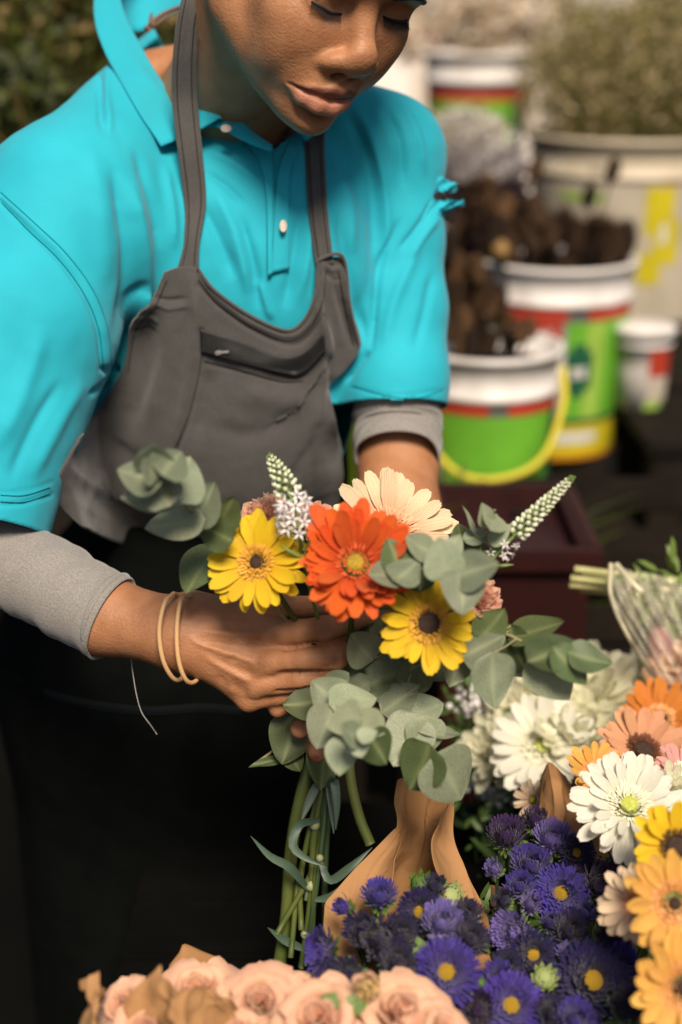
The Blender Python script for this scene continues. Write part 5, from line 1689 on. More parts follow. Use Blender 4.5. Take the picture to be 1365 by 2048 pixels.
paper('tall kraft paper cone rising behind the left asters', [(796, 1560), (815, 1556), (850, 1572), (908, 1602)], [(640, 1960), (740, 2000), (860, 2000), (985, 1930)],
      [(796, 1560), (790, 1600), (790, 1662), (715, 1735), (660, 1800), (648, 1850), (640, 1960)], [(908, 1602), (908, 1690), (940, 1760), (976, 1840), (985, 1930)],
      lambda u, v: 1.160 - .050 * v + .060 * math.sin(math.pi * u) ** 1.5 * (.35 + .65 * v), seed=1, crump=.0012,
      folds=[([(795, 1640), (785, 1720), (765, 1800)], 16, .003), ([(905, 1610), (872, 1680), (872, 1740), (900, 1800)], 10, -.004), ([(840, 1570), (850, 1650), (830, 1750)], 30, .004), ([(812, 1562), (806, 1640), (820, 1740), (812, 1850)], 7, .0012, False), ([(870, 1585), (850, 1660), (826, 1760)], 7, .0014, False)])
paper('kraft paper flap lapping over the left side of the tall cone', [(793, 1655), (797, 1662), (801, 1672)], [(640, 1965), (700, 1980), (770, 1970)], [(793, 1655), (754, 1694), (715, 1733), (676, 1776), (657, 1797), (651, 1808), (649, 1830), (640, 1965)], [(801, 1672), (784, 1740), (768, 1830), (770, 1970)], lambda u, v: 1.150 - .075 * v - .026 * u ** 3 * math.sin(math.pi * min(1, v + .12)), 48, 80, 12, .0010, [([(797, 1668), (735, 1760), (690, 1880)], 5, .0010, False), ([(720, 1735), (700, 1800), (668, 1850)], 4, -.0010)])
paper('kraft paper flap folded inward on the right side of the tall cone', [(900, 1608), (905, 1604), (909, 1612)], [(930, 1930), (960, 1940), (985, 1930)],
      [(900, 1608), (878, 1652), (868, 1692), (880, 1755), (930, 1930)], [(909, 1612), (910, 1680), (938, 1755), (985, 1930)], lambda u, v: 1.150 - .075 * v - .030 * (1 - u) ** 3 * math.sin(math.pi * min(1, v + .15)), 30, 60, 2, .0010)
paper('kraft paper tongue standing up beside the white gerbera', [(1076, 1560), (1084, 1535), (1100, 1522), (1122, 1532), (1140, 1548)], [(1072, 1700), (1120, 1720), (1180, 1700)],
      [(1076, 1560), (1074, 1620), (1072, 1700)], [(1140, 1548), (1158, 1600), (1180, 1700)], lambda u, v: 1.215 - .05 * v + .03 * abs(u - .45), 32, 32, 3, .0018, [([(1120, 1540), (1122, 1620), (1128, 1690)], 10, .005)])
paper('low strip of kraft paper showing under the left edge of the right asters', [(982, 1770), (1010, 1775), (1040, 1790)], [(990, 1835), (1020, 1850), (1045, 1850)],
      [(982, 1770), (985, 1800), (990, 1835)], [(1040, 1790), (1045, 1820), (1045, 1850)], lambda u, v: 1.16 + .02 * u, 14, 14, 4, .001)
paper('piece of kraft paper behind the dark purple aster below the white gerbera', [(1188, 1665), (1210, 1660), (1232, 1670)], [(1190, 1750), (1215, 1760), (1240, 1750)],
      [(1188, 1665), (1189, 1700), (1190, 1750)], [(1232, 1670), (1236, 1710), (1240, 1750)], lambda u, v: 1.19 + .01 * u, 14, 14, 5, .001)
# rose wrap
RW = 'kraft paper round the roses'
paper('crumpled kraft paper corner standing at the far left of the roses', [(150, 1962), (168, 1948), (184, 1938), (205, 1955), (228, 1975)], [(148, 2100), (200, 2110), (262, 2110)],
      [(150, 1962), (152, 1985), (162, 2000), (150, 2040), (148, 2100)], [(228, 1975), (226, 2010), (232, 2040), (262, 2110)], lambda u, v: .965 - .035 * v - .02 * math.sin(math.pi * u), 32, 32, 6, .0035, [([(170, 1980), (200, 2000), (225, 1990)], 10, .004)], RW)
paper('crumpled kraft paper folded over the front of the roses', [(262, 2000), (290, 1955), (302, 1928), (325, 1960), (350, 1978), (400, 1975), (450, 1988), (500, 2020), (545, 2060)], [(262, 2110), (350, 2140), (450, 2140), (560, 2130)],
      [(262, 2000), (256, 2030), (268, 2060), (262, 2110)], [(545, 2060), (552, 2090), (560, 2130)], lambda u, v: .945 - .02 * v - .012 * math.sin(math.pi * u) + .012 * math.sin(9 * u + 2 * v), 60, 36, 7, .0045,
      [([(330, 1965), (320, 2000), (300, 2040)], 12, -.006), ([(345, 1985), (350, 2020), (340, 2050)], 10, .006), ([(400, 1980), (395, 2020), (420, 2060)], 14, -.005), ([(450, 1992), (440, 2030)], 10, .005)], RW)
paper('smooth kraft paper flap standing behind the roses', [(335, 1925), (352, 1905), (371, 1885), (420, 1906), (486, 1938)], [(330, 2010), (400, 2020), (500, 2010)], [(335, 1925), (332, 1960), (330, 2010)], [(486, 1938), (490, 1970), (500, 2010)],
      lambda u, v: 1.065 - .03 * v + .02 * u, 24, 20, 8, .0010, (), RW)

# ------------------------------------------------------------------ flowers at the right of the stall
SIDE = 'cut flowers at the right of the stall'
wht_m = petal_mat('white_petal', (.86, .830, .700), (.88, .860, .760), (.78, .760, .480), .5, .35)
mumw_m = petal_mat('cream_mum_petal', (.90, .870, .620), (.92, .900, .740), (.88, .820, .420), .8, .5)
pea_m = petal_mat('apricot_petal', (.70, .330, .160), (.76, .410, .240), (.68, .300, .150), .5)
dor_m = petal_mat('deep_orange_petal', (.62, .185, .020), (.70, .260, .040), (.60, .16, .02), .5)
gol_m = petal_mat('golden_petal', (.82, .420, .075), (.86, .500, .130), (.74, .300, .060), .7)
bei_m = petal_mat('beige_petal', (.76, .560, .370), (.82, .640, .460), (.70, .420, .300), .7)
pin_m = petal_mat('pink_petal', (.70, .330, .290), (.76, .430, .390))
gfr_m = mat('orange_fringe', (.66, .280, .090), .7, (.72, .380, .160), 300)
wfr_m = mat('white_fringe', (.72, .700, .500), .7, (.78, .760, .600), 300)


def down(px, py, d, n, R):
    c = P(px, py, d)
    return [c - n * R * .18, c - n * R * .8 - np.array([0, 0, .05]), np.array([.14 + (c[0] - .14) * .6, c[1] + .06, .60])]


def side(px, py, d, Rpx, a, b, col, label, disc, fringe, seed, **kw):
    R = Rpx * d / FPX; n = cam_n(a, b)
    return gerbera(px, py, d, R, n, col, kw.pop('n_out', 24), kw.pop('elev', 8), label, SIDE, disc, fringe, kw.pop('fringe_r', .38), kw.pop('disc_r', .13), seed=seed, stem=down(px, py, d, n, R), **kw)


side(1258, 1612, 1.085, 118, .02, .75, wht_m, 'large white gerbera with green eye beside the kraft paper tongue', gd_m, wfr_m, 21, rings=((1.0, 0), (.94, 6), (.66, 22)), n_out=21, elev=4)
side(1352, 1692, 1.00, 88, .1, .1, yel_m, 'yellow gerbera with black centre cut by the right edge', brd_m, mat('dark_fringe', (.10, .05, .012), .8), 22, wide=True, n_out=18, fringe_r=.40, disc_r=.22)
side(1278, 1806, .995, 84, -.55, .15, bei_m, 'beige gerbera with long drooping petals behind the golden one', yd_m, cfr_m, 23, wide=True, n_out=17, ragged=.12, rings=((1.0, -8), (.85, 8)))
side(1348, 1806, .965, 100, .0, .12, gol_m, 'golden gerbera with orange fringe and small dark eye, upper of the two', brd_m, gfr_m, 24, wide=True, fringe_r=.52, disc_r=.10, n_out=16)
side(1368, 1975, .930, 108, .1, .15, gol_m, 'golden gerbera cut by the right edge, lower of the two', brd_m, gfr_m, 25, wide=True, fringe_r=.52, disc_r=.16, n_out=16)
side(1086, 1492, 1.36, 104, -.2, .6, wht_m, 'blurred white gerbera under the pale yellow flowers', gd_m, wfr_m, 26, n_out=20)
side(1286, 1502, 1.25, 92, .1, .9, pea_m, 'apricot gerbera with dark centre behind the white gerbera', brd_m, mat('dark_red_fringe', (.14, .045, .02), .8), 27, n_out=24, elev=22, disc_r=.2)
side(1322, 1440, 1.33, 84, .1, .8, dor_m, 'deep orange gerbera at the back against the pale wrapped bunch', brd_m, gfr_m, 28, n_out=20, elev=24)
side(1190, 1545, 1.20, 62, .0, .8, gol_m, 'small golden gerbera behind the kraft paper tongue', yd_m, gfr_m, 29, n_out=16, elev=28)
side(1365, 1545, 1.16, 60, .2, .8, pin_m, 'pink gerbera at the right edge above the white one', gd_m, wfr_m, 30, n_out=18, elev=20)
side(1066, 1600, 1.26, 40, -.9, .4, bei_m, 'small withered beige flower left of the kraft paper tongue', yd_m, None, 31, n_out=12)


def mum(px, py, d, Rpx, a, b, label, seed, col=None):
    """Many petalled chrysanthemum."""
    r = np.random.default_rng(seed); R = 1.35 * Rpx * d / FPX; c = P(px, py, d); n = cam_n(a, b); Rm = np.array(frame_from(n))
    t = empty('chrysanthemum', c, label, 'chrysanthemum', 'pale chrysanthemums at the right')
    vs = [petal_mesh('petal', col or mumw_m, mum_shape, cup=.22, bend=b_, seed=seed * 7 + i) for i, b_ in enumerate((.35, .15, .5))]
    for i in range(62):
        u = i / 61; al = i * 2.399; e = math.radians(86 - 82 * u ** .8 + r.normal(0, 6)); dr = np.array([math.cos(al), math.sin(al), 0]); zz = np.array([0, 0, 1.])
        L = R * (.50 + .50 * u) * r.uniform(.88, 1.1)
        place(vs[i % 3], 'petal', t, c + Rm @ (dr * R * .08 * u), Rm @ (dr * math.cos(e) + zz * math.sin(e)), Rm @ (zz * math.cos(e) - dr * math.sin(e)), (L, L * 1.15, L))
    V, F_ = lathe([(0, -.25), (.2, -.2), (.28, -.02), (0, .02)], 12); obj('calyx', mesh_from('calyx', V * R @ Rm.T + c, F_, calyx_m), t)
    obj('stem', mesh_from('stem', *tube(down(px, py, d, n, R), .0026, 10, 7), dkstem_m), t)


mum(1178, 1402, 1.42, 88, .0, .8, 'pale yellow chrysanthemum highest in the blurred cluster', 1)
mum(1068, 1432, 1.44, 78, -.4, .6, 'cream chrysanthemum at the upper left of the blurred cluster', 2)
mum(1150, 1480, 1.38, 80, .1, .9, 'cream chrysanthemum in the middle above the white gerbera', 3)
mum(1250, 1432, 1.45, 70, .3, .8, 'cream chrysanthemum next to the deep orange gerbera', 4)
mum(1312, 1372, 1.47, 62, .2, .9, 'cream chrysanthemum beneath the clear wrapped bunch', 5)
mum(1000, 1508, 1.42, 58, -.7, .4, 'drooping cream chrysanthemum at the left end of the cluster', 6)
mum(1345, 1595, 1.13, 48, .3, .9, 'cream chrysanthemum between the white and yellow gerberas at the edge', 7)

# small white filler flowers, dark leaves behind the asters
mb = MB(); wb = MB(); r = np.random.default_rng(17)
for i in range(420):
    px, py, d = r.normal(985, 55), r.normal(1500, 105), r.uniform(1.42, 1.6)
    if py < 1370: continue
    p0 = P(px, py, d); x = Vector(r.normal(0, 1, 3)); L = r.uniform(.014, .032)
    M = np.array(mat4(p0, x, cam_n(r.normal(0, .6), .8), (L, L * .7, L)))
    V = np.array([(0, 0, 0, 1), (.35, -.2, .05, 1), (.35, .2, .05, 1), (.75, -.16, .06, 1), (.75, .16, .06, 1), (1, 0, 0, 1)])
    mb.add((V @ M.T)[:, :3], [(0, 1, 2), (1, 3, 4, 2), (3, 5, 4)])
tag(obj('filler_foliage', mb.mesh('filler_foliage', aleaf_m)), kind='stuff')
for k in range(9):
    px, py = ((955, 1415), (1000, 1460), (965, 1490), (935, 1400), (985, 1535), (1005, 1580), (960, 1560), (990, 1420), (1030, 1560))[k]
    c = P(px, py, 1.46); wb = MB(); rr = np.random.default_rng(k)
    for i in range(26):
        p0 = c + rr.normal(0, .009, 3); s = rr.uniform(.0028, .0045); V, F_ = lathe([(0, -s), (s, -s * .3), (s * .8, s * .6), (0, s)], 6); wb.add(V @ np.array(frame_from(rr.normal(0, 1, 3))).T + p0, F_)
    t = empty('filler_flower', c, 'small out of focus white filler flower in the dark leaves left of the cream cluster', 'filler flower', 'white filler flowers in the dark leaves')
    obj('florets', wb.mesh('florets', whi_m), t)['kind'] = 'stuff'
    obj('stem', mesh_from('stem', *tube([c, c - np.array([0, 0, .10]), np.array([c[0] + .02, c[1] + .03, .60])], .0012, 8, 5), dkstem_m), t)

# ------------------------------------------------------------------ clear wrapped bunch at the right edge
cel_m = mat('cellophane', (.90, .84, .66), .12, transm=0.0, alpha=.30, bump=.5, bscale=60, spec=.9)
WB = empty('wrapped_bunch', P(1300, 1200, 1.42), 'bunch wrapped in clear film lying at the right edge, pale stems pointing left', 'flower bunch')
for k, (y0, y1, x0) in enumerate(((1132, 1165, 1150), (1150, 1185, 1142), (1163, 1190, 1140), (1140, 1178, 1165), (1172, 1200, 1160))):
    V, F_ = tube([P(x0, y0 + 6, 1.44 + .006 * k), P(1250, (y0 + y1) / 2 + 2, 1.43 + .006 * k), P(1420, y1 + 8, 1.42)], .0038, 12, 8)
    obj('stem', mesh_from('stem', V, F_, mat('pale_stem', (.33, .330, .120), .5, (.42, .380, .180), 60)), WB)
g = coons([(1222, 1128), (1260, 1140), (1320, 1150), (1440, 1165)], [(1305, 1350), (1340, 1400), (1390, 1420), (1460, 1430)], [(1222, 1128), (1222, 1190), (1250, 1260), (1305, 1350)], [(1440, 1165), (1450, 1250), (1455, 1340), (1460, 1430)], 40, 40)
D = np.array([[1.40 - .05 * math.sin(math.pi * j / 39) + .012 * math.sin(i * .5 + j * .3) + .008 * math.sin(i * 1.1 - j * .6) for i in range(40)] for j in range(40)])
V = np.array([P(g[j, i, 0], g[j, i, 1], D[j, i]) for j in range(40) for i in range(40)])
obj('film_wrap', mesh_from('film_wrap', V, np.array([f[::-1] for f in grid_faces(40, 40)]), cel_m), WB)
mb = MB(); mb.add(*tube([P(1222, 1128, 1.398), P(1222, 1190, 1.375), P(1250, 1260, 1.356), P(1305, 1350, 1.398)], .0022, 30, 6)); mb.add(*tube([P(1234, 1130, 1.398), P(1260, 1160, 1.375), P(1285, 1185, 1.37)], .0030, 12, 6))
obj('film_edge', mb.mesh('film_edge', mat('film_edge', (.70, .64, .46), .3, spec=.8, transl=.3)), WB)
fl = MB(); r = np.random.default_rng(8)
for i in range(60):
    p0 = P(1335 + r.normal(0, 40), 1190 + r.normal(0, 32), 1.40 + r.uniform(0, .04)); L = r.uniform(.02, .035)
    M = np.array(mat4(p0, Vector(r.normal(0, 1, 3)), cam_n(r.normal(0, .5), .7), (L, L * .7, L)))
    Vq = np.array([(0, 0, 0, 1), (.35, -.2, .05, 1), (.35, .2, .05, 1), (.75, -.16, .06, 1), (.75, .16, .06, 1), (1, 0, 0, 1)])
    fl.add((Vq @ M.T)[:, :3], [(0, 1, 2), (1, 3, 4, 2), (3, 5, 4)])
obj('leaves', fl.mesh('leaves', mat('light_leaf', (.130, .200, .035), .5, (.180, .250, .060), 30, transl=.3)), WB)['kind'] = 'stuff'
V, F_ = tube([P(1326, 1255, 1.42), P(1322, 1285, 1.42), P(1318, 1345, 1.43)], [.010, .013, .009], 12, 10); obj('pink_spike', mesh_from('pink_spike', V, F_, mat('dusty_pink', (.34, .110, .130), .8, (.44, .180, .190), 160, bump=.8, bscale=300)), WB)
rc = P(1352, 1335, 1.42)
for i in range(16):
    al = i * 2.399; tilt = math.radians(-6 + 50 * i / 15); dr = np.array([math.cos(al), math.sin(al), 0]); zz = np.array([0, 0, 1.]); s = .030 * (.35 + .8 * i / 15)
    Rm = np.array(frame_from(cam_n(-.3, .5)))
    place(ROSE[i % 5], 'petal', WB, rc + Rm @ (zz * (.01 - .012 * i / 15) - dr * s * .2), Rm @ (dr * math.cos(tilt) - zz * math.sin(tilt)), Rm @ (zz * math.cos(tilt) + dr * math.sin(tilt)), (s, s, s)).data = ROSE[i % 5]

# ------------------------------------------------------------------ stall table and supports
blk_m = mat('black_plastic', (.005, .0055, .005), .6, spec=.15)
wood_m = mat('dark_timber', (.0080, .0062, .0045), .8, (.015, .011, .008), 16, .4, 60, spec=.12)
bx = lambda mb, c, s, rot=0, bev=.004: mb.add(*box(c, s, rot, bev))
tbl_m = mat('shade_dark_timber', (.0028, .0028, .0026), .9, (.0042, .0040, .0036), 16, .4, 60, spec=.04)  # timber colour darkened in place of the stall's shade
tb = empty('stall_table', (.12, 1.04, 0), 'low timber table with planks darkened as shade, carrying the flower bunches', 'table')
for k in range(7):
    mb = MB(); bx(mb, (.24, .80 + .095 * k, .575), (.90, .088, .022)); obj('plank', mb.mesh('plank', tbl_m, False), tb)
for sx in (-1, 1):
    for y in (.80, 1.36):
        mb = MB(); bx(mb, (.24 + sx * .40, y, .281), (.05, .05, .562)); obj('leg', mb.mesh('leg', wood_m, False), tb)
def pail(x, y, r0, h, label):
    t = empty('flower_pail', (x, y, .587), label, 'pail', 'black pails on the stall table')
    V, F_ = lathe([(0, .004), (r0 * .82, .004), (r0 * .82, 0), (r0 * .86, 0), (r0, h), (r0 * 1.04, h), (r0 * 1.04, h - .008), (r0 * .97, h - .004), (r0 * .80, .008), (0, .008)], 28)
    obj('shell', mesh_from('shell', V + np.array([x, y, .587]), F_, blk_m), t)
pail(.10, 1.00, .050, .09, 'black pail under the asters in the tall paper cone')
pail(.235, .985, .055, .09, 'black pail under the right aster bunch')
pail(-.06, .96, .055, .07, 'black pail hidden under the peach roses')
pail(.33, 1.15, .065, .10, 'black pail under the white and golden gerberas')

# ------------------------------------------------------------------ paint buckets used as vases, behind
pw_m = mat('white_bucket_plastic', (.66, .620, .600), .5, (.46, .410, .370), 14, spec=.4, ndetail=8, nlo=.45, nhi=.75)
lab = {k: mat('label_%s' % k, c, .45, tuple(x * .82 for x in c), 12) for k, c in dict(green=(.135, .390, .030), dkgreen=(.012, .095, .045), red=(.430, .045, .022), yellow=(.560, .470, .015), orange=(.560, .240, .015), cream=(.480, .420, .330), white=(.62, .60, .57), teal=(.008, .060, .040), lime=(.300, .480, .070)).items()}
handle_m = mat('yellow_handle', (.520, .440, .010), .5)


def ring_patch(R0, z0, R1, z1, a0, a1, n=24, off=.0012):
    """A printed area wrapped on the tapered wall, from angle a0 to a1 (degrees, 0 faces the camera)."""
    V = []
    for z, R in ((z0, R0), (z1, R1)):
        for k in range(n):
            a = math.radians(a0 + (a1 - a0) * k / (n - 1)); V.append(((R + off) * math.sin(a), -(R + off) * math.cos(a), z))
    return np.array(V), grid_faces(n, 2)


def bucket(px, py, d, R, h, label, bands, name='paint_bucket', handle=None, taper=.86, prints=(), body=None, z0=None):
    c = P(px, py, d); base = np.array([c[0], c[1], c[2] - h])
    t = empty(name, base, label, 'bucket', 'paint buckets used as vases')
    Rz = lambda z: R * (taper + (1 - taper) * z / h)
    prof = [(0, 0), (Rz(0), 0), (Rz(h * .5), h * .5), (Rz(h * .80), h * .80), (Rz(h * .80) + .004, h * .802), (Rz(h * .83) + .004, h * .83), (Rz(h * .835), h * .835), (R, h * .97), (R + .007, h * .972), (R + .007, h), (R - .004, h), (R * .86 - .004, .02), (0, .02)]
    V, F_ = lathe(prof, 48); obj('shell', mesh_from('shell', V + base, F_, body or pw_m), t)
    marks = MB()
    for (col, f0, f1, a0, a1, *o) in list(bands) + list(prints):
        V, F_ = ring_patch(Rz(h * f0), h * f0, Rz(h * f1), h * f1, a0, a1, 24 if a1 - a0 > 30 else 6, o[0] if o else .0012)
        if o and o[0] == .0022: marks.add(V + base, F_); mcol = col
        else: obj('label_print', mesh_from('label_print', V + base, F_, lab[col]), t)
    if marks.n: obj('lettering', marks.mesh('lettering', lab[mcol]), t)['kind'] = 'stuff'
    V, F_ = lathe([(R * .965, h * .90), (R * .6, h * .93), (0, h * .94)], 28); obj('inner_shade_disc', mesh_from('inner_shade_disc', V + base, F_, blk_m), t)  # dark disc added below the rim, standing for shade inside the bucket
    if handle:
        mb = MB(); mb.add(*tube([base + np.array(q) for q in handle], .006, 40, 8)); obj('handle', mb.mesh('handle', handle_m), t)
        for sx in (-1, 1):
            mb = MB(); mb.add(*lathe([(0, -.008), (.012, -.008), (.012, .008), (0, .008)], 14)); V = np.concatenate(mb.v) @ np.array(frame_from((1, 0, 0))).T + base + np.array([sx * (R + .002), 0, h * .86]); obj('handle_lug', mesh_from('handle_lug', V, mb.f, pw_m), t)
    return t, base, Rz


def blobs(a0, a1, f, hh, n, col, seed, off=.0022):
    """Short strokes of print too blurred in the photograph to read as letters."""
    r = np.random.default_rng(seed); out = []
    w = (a1 - a0) / n
    for k in range(n):
        a = a0 + w * k
        out.append((col, f, f + hh * r.uniform(.7, 1.0), a, a + w * .35, off))
        if r.random() < .75: out.append((col, f + (hh * .5 if r.random() < .5 else 0), f + hh * (.65 if r.random() < .5 else .2), a + w * .35, a + w * .75, off))
    return out


B1, b1, _ = bucket(978, 686, 2.25, .112, .355, 'green paint bucket with white rim and yellow handle just right of the arm', [('red', .745, .805, -80, -4), ('red', .745, .805, 12, 86), ('green', .12, .74, -46, 60), ('dkgreen', .12, .74, 60, 86), ('red', .60, .74, -80, -46), ('dkgreen', .02, .10, -80, 86), ('teal', .09, .12, -80, 86, .002), ('orange', .0, .03, -80, 86, .002)],
                     handle=[(.119, 0, .315), (.115, -.05, .27), (.080, -.105, .200), (.02, -.125, .172), (-.05, -.120, .176), (-.10, -.09, .23), (-.119, 0, .315)], prints=[('dkgreen', .22, .40, -18, 8, .0018), ('white', .31, .37, -12, -6, .0026), ('white', .31, .37, -3, 3, .0026)])
B2, b2, _ = bucket(1114, 512, 2.62, .143, .355, 'second green paint bucket behind, holding dark dried flower heads', [('red', .735, .80, -80, 2), ('red', .735, .80, 18, 80), ('green', .22, .73, 2, 80), ('lime', .22, .73, 18, 34, .0016), ('red', .58, .73, -30, -2), ('green', .60, .72, -62, -34), ('teal', .19, .225, -80, 80), ('yellow', .02, .19, -80, 80), ('white', .09, .15, -10, 34, .002), ('orange', .0, .03, -80, 80, .002)],
                     prints=[('dkgreen', .38, .58, 2, 24, .002), ('dkgreen', .34, .62, 7, 19, .0021), ('white', .44, .50, 6, 11, .003), ('white', .44, .50, 13, 19, .003), ('white', .47, .49, 9, 15, .0032)] + blobs(-28, -6, .62, .09, 4, 'white', 5))
B3, b3, _ = bucket(1262, 262, 3.05, .215, .42, 'big cream bucket with yellow figure print, full of dried grey sprays', [('cream', .1, .82, -80, 80)], body=mat('cream_plastic', (.50, .420, .310), .5, (.44, .380, .280), 8),
                     prints=[('cream', .83, .88, -32, -24), ('red', .79, .83, 8, 20), ('yellow', .55, .78, 0, 17, .002), ('yellow', .40, .62, 6, 22, .0024), ('yellow', .30, .46, -2, 12, .0028), ('yellow', .02, .80, 40, 48, .002), ('lime', .70, .74, -50, -24, .002), ('white', .5, .6, 10, 14, .003)])
B4, b4, _ = bucket(955, 103, 3.35, .122, .34, 'white rimmed bucket with red and green print, farthest back beside the bright gap', [('red', .69, .755, -80, 80), ('green', .40, .69, -80, 42), ('dkgreen', .30, .69, 42, 85), ('orange', .12, .30, 0, 40), ('white', .05, .38, -70, 0)],
                     prints=blobs(-40, 38, .44, .16, 7, 'red', 2) + [('lime', .62, .67, -34, -14, .002), ('lime', .62, .67, 2, 20, .002)])
B5, b5, _ = bucket(1291, 655, 2.58, .050, .145, 'small white lidded tub with dark red label beside the green bucket', [('red', .44, .80, 2, 62), ('cream', .12, .40, 2, 62), ('lime', .02, .12, -4, 40)], name='small_tub')
V, F_ = lathe([(0, .152), (.050, .152), (.056, .148), (.056, .132), (.052, .132)], 32); obj('lid', mesh_from('lid', V + b5, F_, pw_m), B5)

# benches they stand on
def bench(x0, x1, y0, y1, z, label, rows=3):
    t = empty('bench', ((x0 + x1) / 2, (y0 + y1) / 2, 0), label, 'bench', 'dark timber display steps')
    n = max(2, int((y1 - y0) / .11)); w = (y1 - y0) / n
    for k in range(n):
        mb = MB(); bx(mb, ((x0 + x1) / 2, y0 + w * (k + .5), z - .012), (x1 - x0, w - .008, .024)); obj('plank', mb.mesh('plank', wood_m, False), t)
    for x in (x0 + .04, x1 - .04):
        for y in (y0 + .04, y1 - .04):
            mb = MB(); bx(mb, (x, y, (z - .024) / 2), (.06, .06, z - .026)); obj('leg', mb.mesh('leg', wood_m, False), t)
    m_ = max(1, int((z - .1) / .13))
    for k in range(m_):
        mb = MB(); bx(mb, ((x0 + x1) / 2, y0 + .008, z - .10 - .13 * k), (x1 - x0 - .14, .016, .05)); obj('slat', mb.mesh('slat', wood_m, False), t)


bench(-.35, .52, 1.98, 2.62, b1[2] - .002, 'low dark timber step under the front green bucket')
bench(.22, 1.10, 2.66, 3.2, b3[2] - .002, 'higher dark timber step at the back under the big cream bucket')
bench(.52, 1.00, 2.30, 2.62, b5[2] - .002, 'dark timber box step under the small lidded tub')
bench(.04, .60, 3.21, 3.60, b4[2] - .002, 'tallest dark timber step under the farthest bucket')
t = empty('block', b2, 'low timber block raising the second green bucket', 'block'); mb = MB(); bx(mb, (b2[0], b2[1], (b2[2] + b1[2] - .002) / 2 - .001), (.20, .20, max(.01, b2[2] - b1[2]))); obj('riser', mb.mesh('riser', wood_m, False), t)

# pallets and the red crate in the shadow at the right
for k, (px, py, d, lab_) in enumerate(((1270, 985, 2.05, 'dark slatted crate in the shade below the green buckets'), (1330, 1130, 1.95, 'dark slatted crate at the right edge behind the wrapped bunch'))):
    c = P(px, py, d); t = empty('slatted_crate', (c[0], c[1], 0), lab_, 'crate', 'dark slatted crates'); H_ = c[2] + .02
    for j in range(int(H_ / .085)):
        z = .04 + .085 * j
        mb = MB(); bx(mb, (c[0], c[1] - .15, z), (.42, .014, .055)); obj('slat', mb.mesh('slat', wood_m, False), t)
        mb = MB(); bx(mb, (c[0] - .205, c[1], z), (.014, .284, .055)); obj('slat', mb.mesh('slat', wood_m, False), t)
        mb = MB(); bx(mb, (c[0], c[1] + .15, z), (.42, .014, .055)); obj('slat', mb.mesh('slat', wood_m, False), t)
    for sx in (-1, 1):
        mb = MB(); bx(mb, (c[0] + sx * .18, c[1] - .13, H_ / 2), (.03, .024, H_)); obj('post', mb.mesh('post', wood_m, False), t)
red_m = mat('dark_red_plastic', (.026, .0030, .0022), .5, (.018, .0024, .002), 20, spec=.4)
c = P(1035, 1095, 1.75); t = empty('red_crate', (c[0], c[1], 0), 'dark red plastic crate behind the bouquet on the right', 'crate')
mb = MB(); hz = c[2]
for (dx, dy, sx, sy) in ((0, -.11, .18, .012), (0, .11, .18, .012), (-.084, 0, .012, .208), (.084, 0, .012, .208)): bx(mb, (c[0] + dx, c[1] + .11 + dy, hz / 2), (sx, sy, hz), 0, .003)
bx(mb, (c[0], c[1] + .11, hz - .03), (.156, .208, .012), 0, .003); obj('wall', mb.mesh('wall', red_m, False), t)
mb = MB()
for (dx, dy, sx, sy) in ((0, -.122, .21, .02), (0, .122, .21, .02), (-.095, 0, .02, .222), (.095, 0, .02, .222)): bx(mb, (c[0] + dx, c[1] + .11 + dy, hz - .012), (sx, sy, .03), 0, .004)
obj('rim', mb.mesh('rim', red_m, False), t)

# dried brown heads
dry_ms = [mat('dried_brown_%d' % i, a, .9, b, 120, bump=.8, bscale=300, spec=.2) for i, (a, b) in enumerate((((.050, .027, .015), (.090, .052, .030)), ((.110, .058, .026), (.170, .095, .048)), ((.022, .013, .009), (.045, .028, .020))))]
HEADS = []
for k in range(6):
    r = np.random.default_rng(400 + k); mb = MB()
    for i in range(90):
        z = -.9 + 1.9 * i / 89; rad = math.sqrt(max(.02, 1 - (z * .95) ** 2)) * (.85 - .15 * z); a = i * 2.399; dr = np.array([math.cos(a), math.sin(a), 0]); sd = np.array([-math.sin(a), math.cos(a), 0])
        p0 = dr * rad * .8 + np.array([0, 0, z]); up = np.array([0, 0, 1.]) * (.5 + .3 * r.random()) + dr * (.25 + .2 * r.random())
        mb.add([p0 - sd * .17, p0 + sd * .17, p0 + up * .6 + sd * .14, p0 + up * r.uniform(.75, 1.0), p0 + up * .6 - sd * .14], [(0, 1, 2, 3, 4)])
    V, F_ = lathe([(0, -1), (.55, -.85), (.78, -.3), (.70, .4), (.4, .9), (0, 1)], 10); mb.add(V, F_)
    HEADS.append(mb.mesh('cone_head', dry_ms[(0, 1, 0, 2, 1, 2)[k]]))


def dried(px, py, d, Rpx, foot, label, k, group='dried cone heads in the buckets', tall=1.25):
    r = np.random.default_rng(int(px * 7 + py)); c = P(px, py, d); R = Rpx * d / FPX
    R *= .84
    t = empty('dried_cone', c, label, 'dried flower', group)
    ax = np.array([r.normal(0, .25), r.normal(0, .25), 1.0])
    place(HEADS[k % 6], 'cone_head', t, c, np.array([1., 0, -ax[0]]), ax, (R, R, R * tall))
    f = np.asarray(foot); obj('stem', mesh_from('stem', *tube([c, (c + f) / 2 + np.array([0, 0, .01]), f], .0024, 6, 5), dry_ms[0]), t)


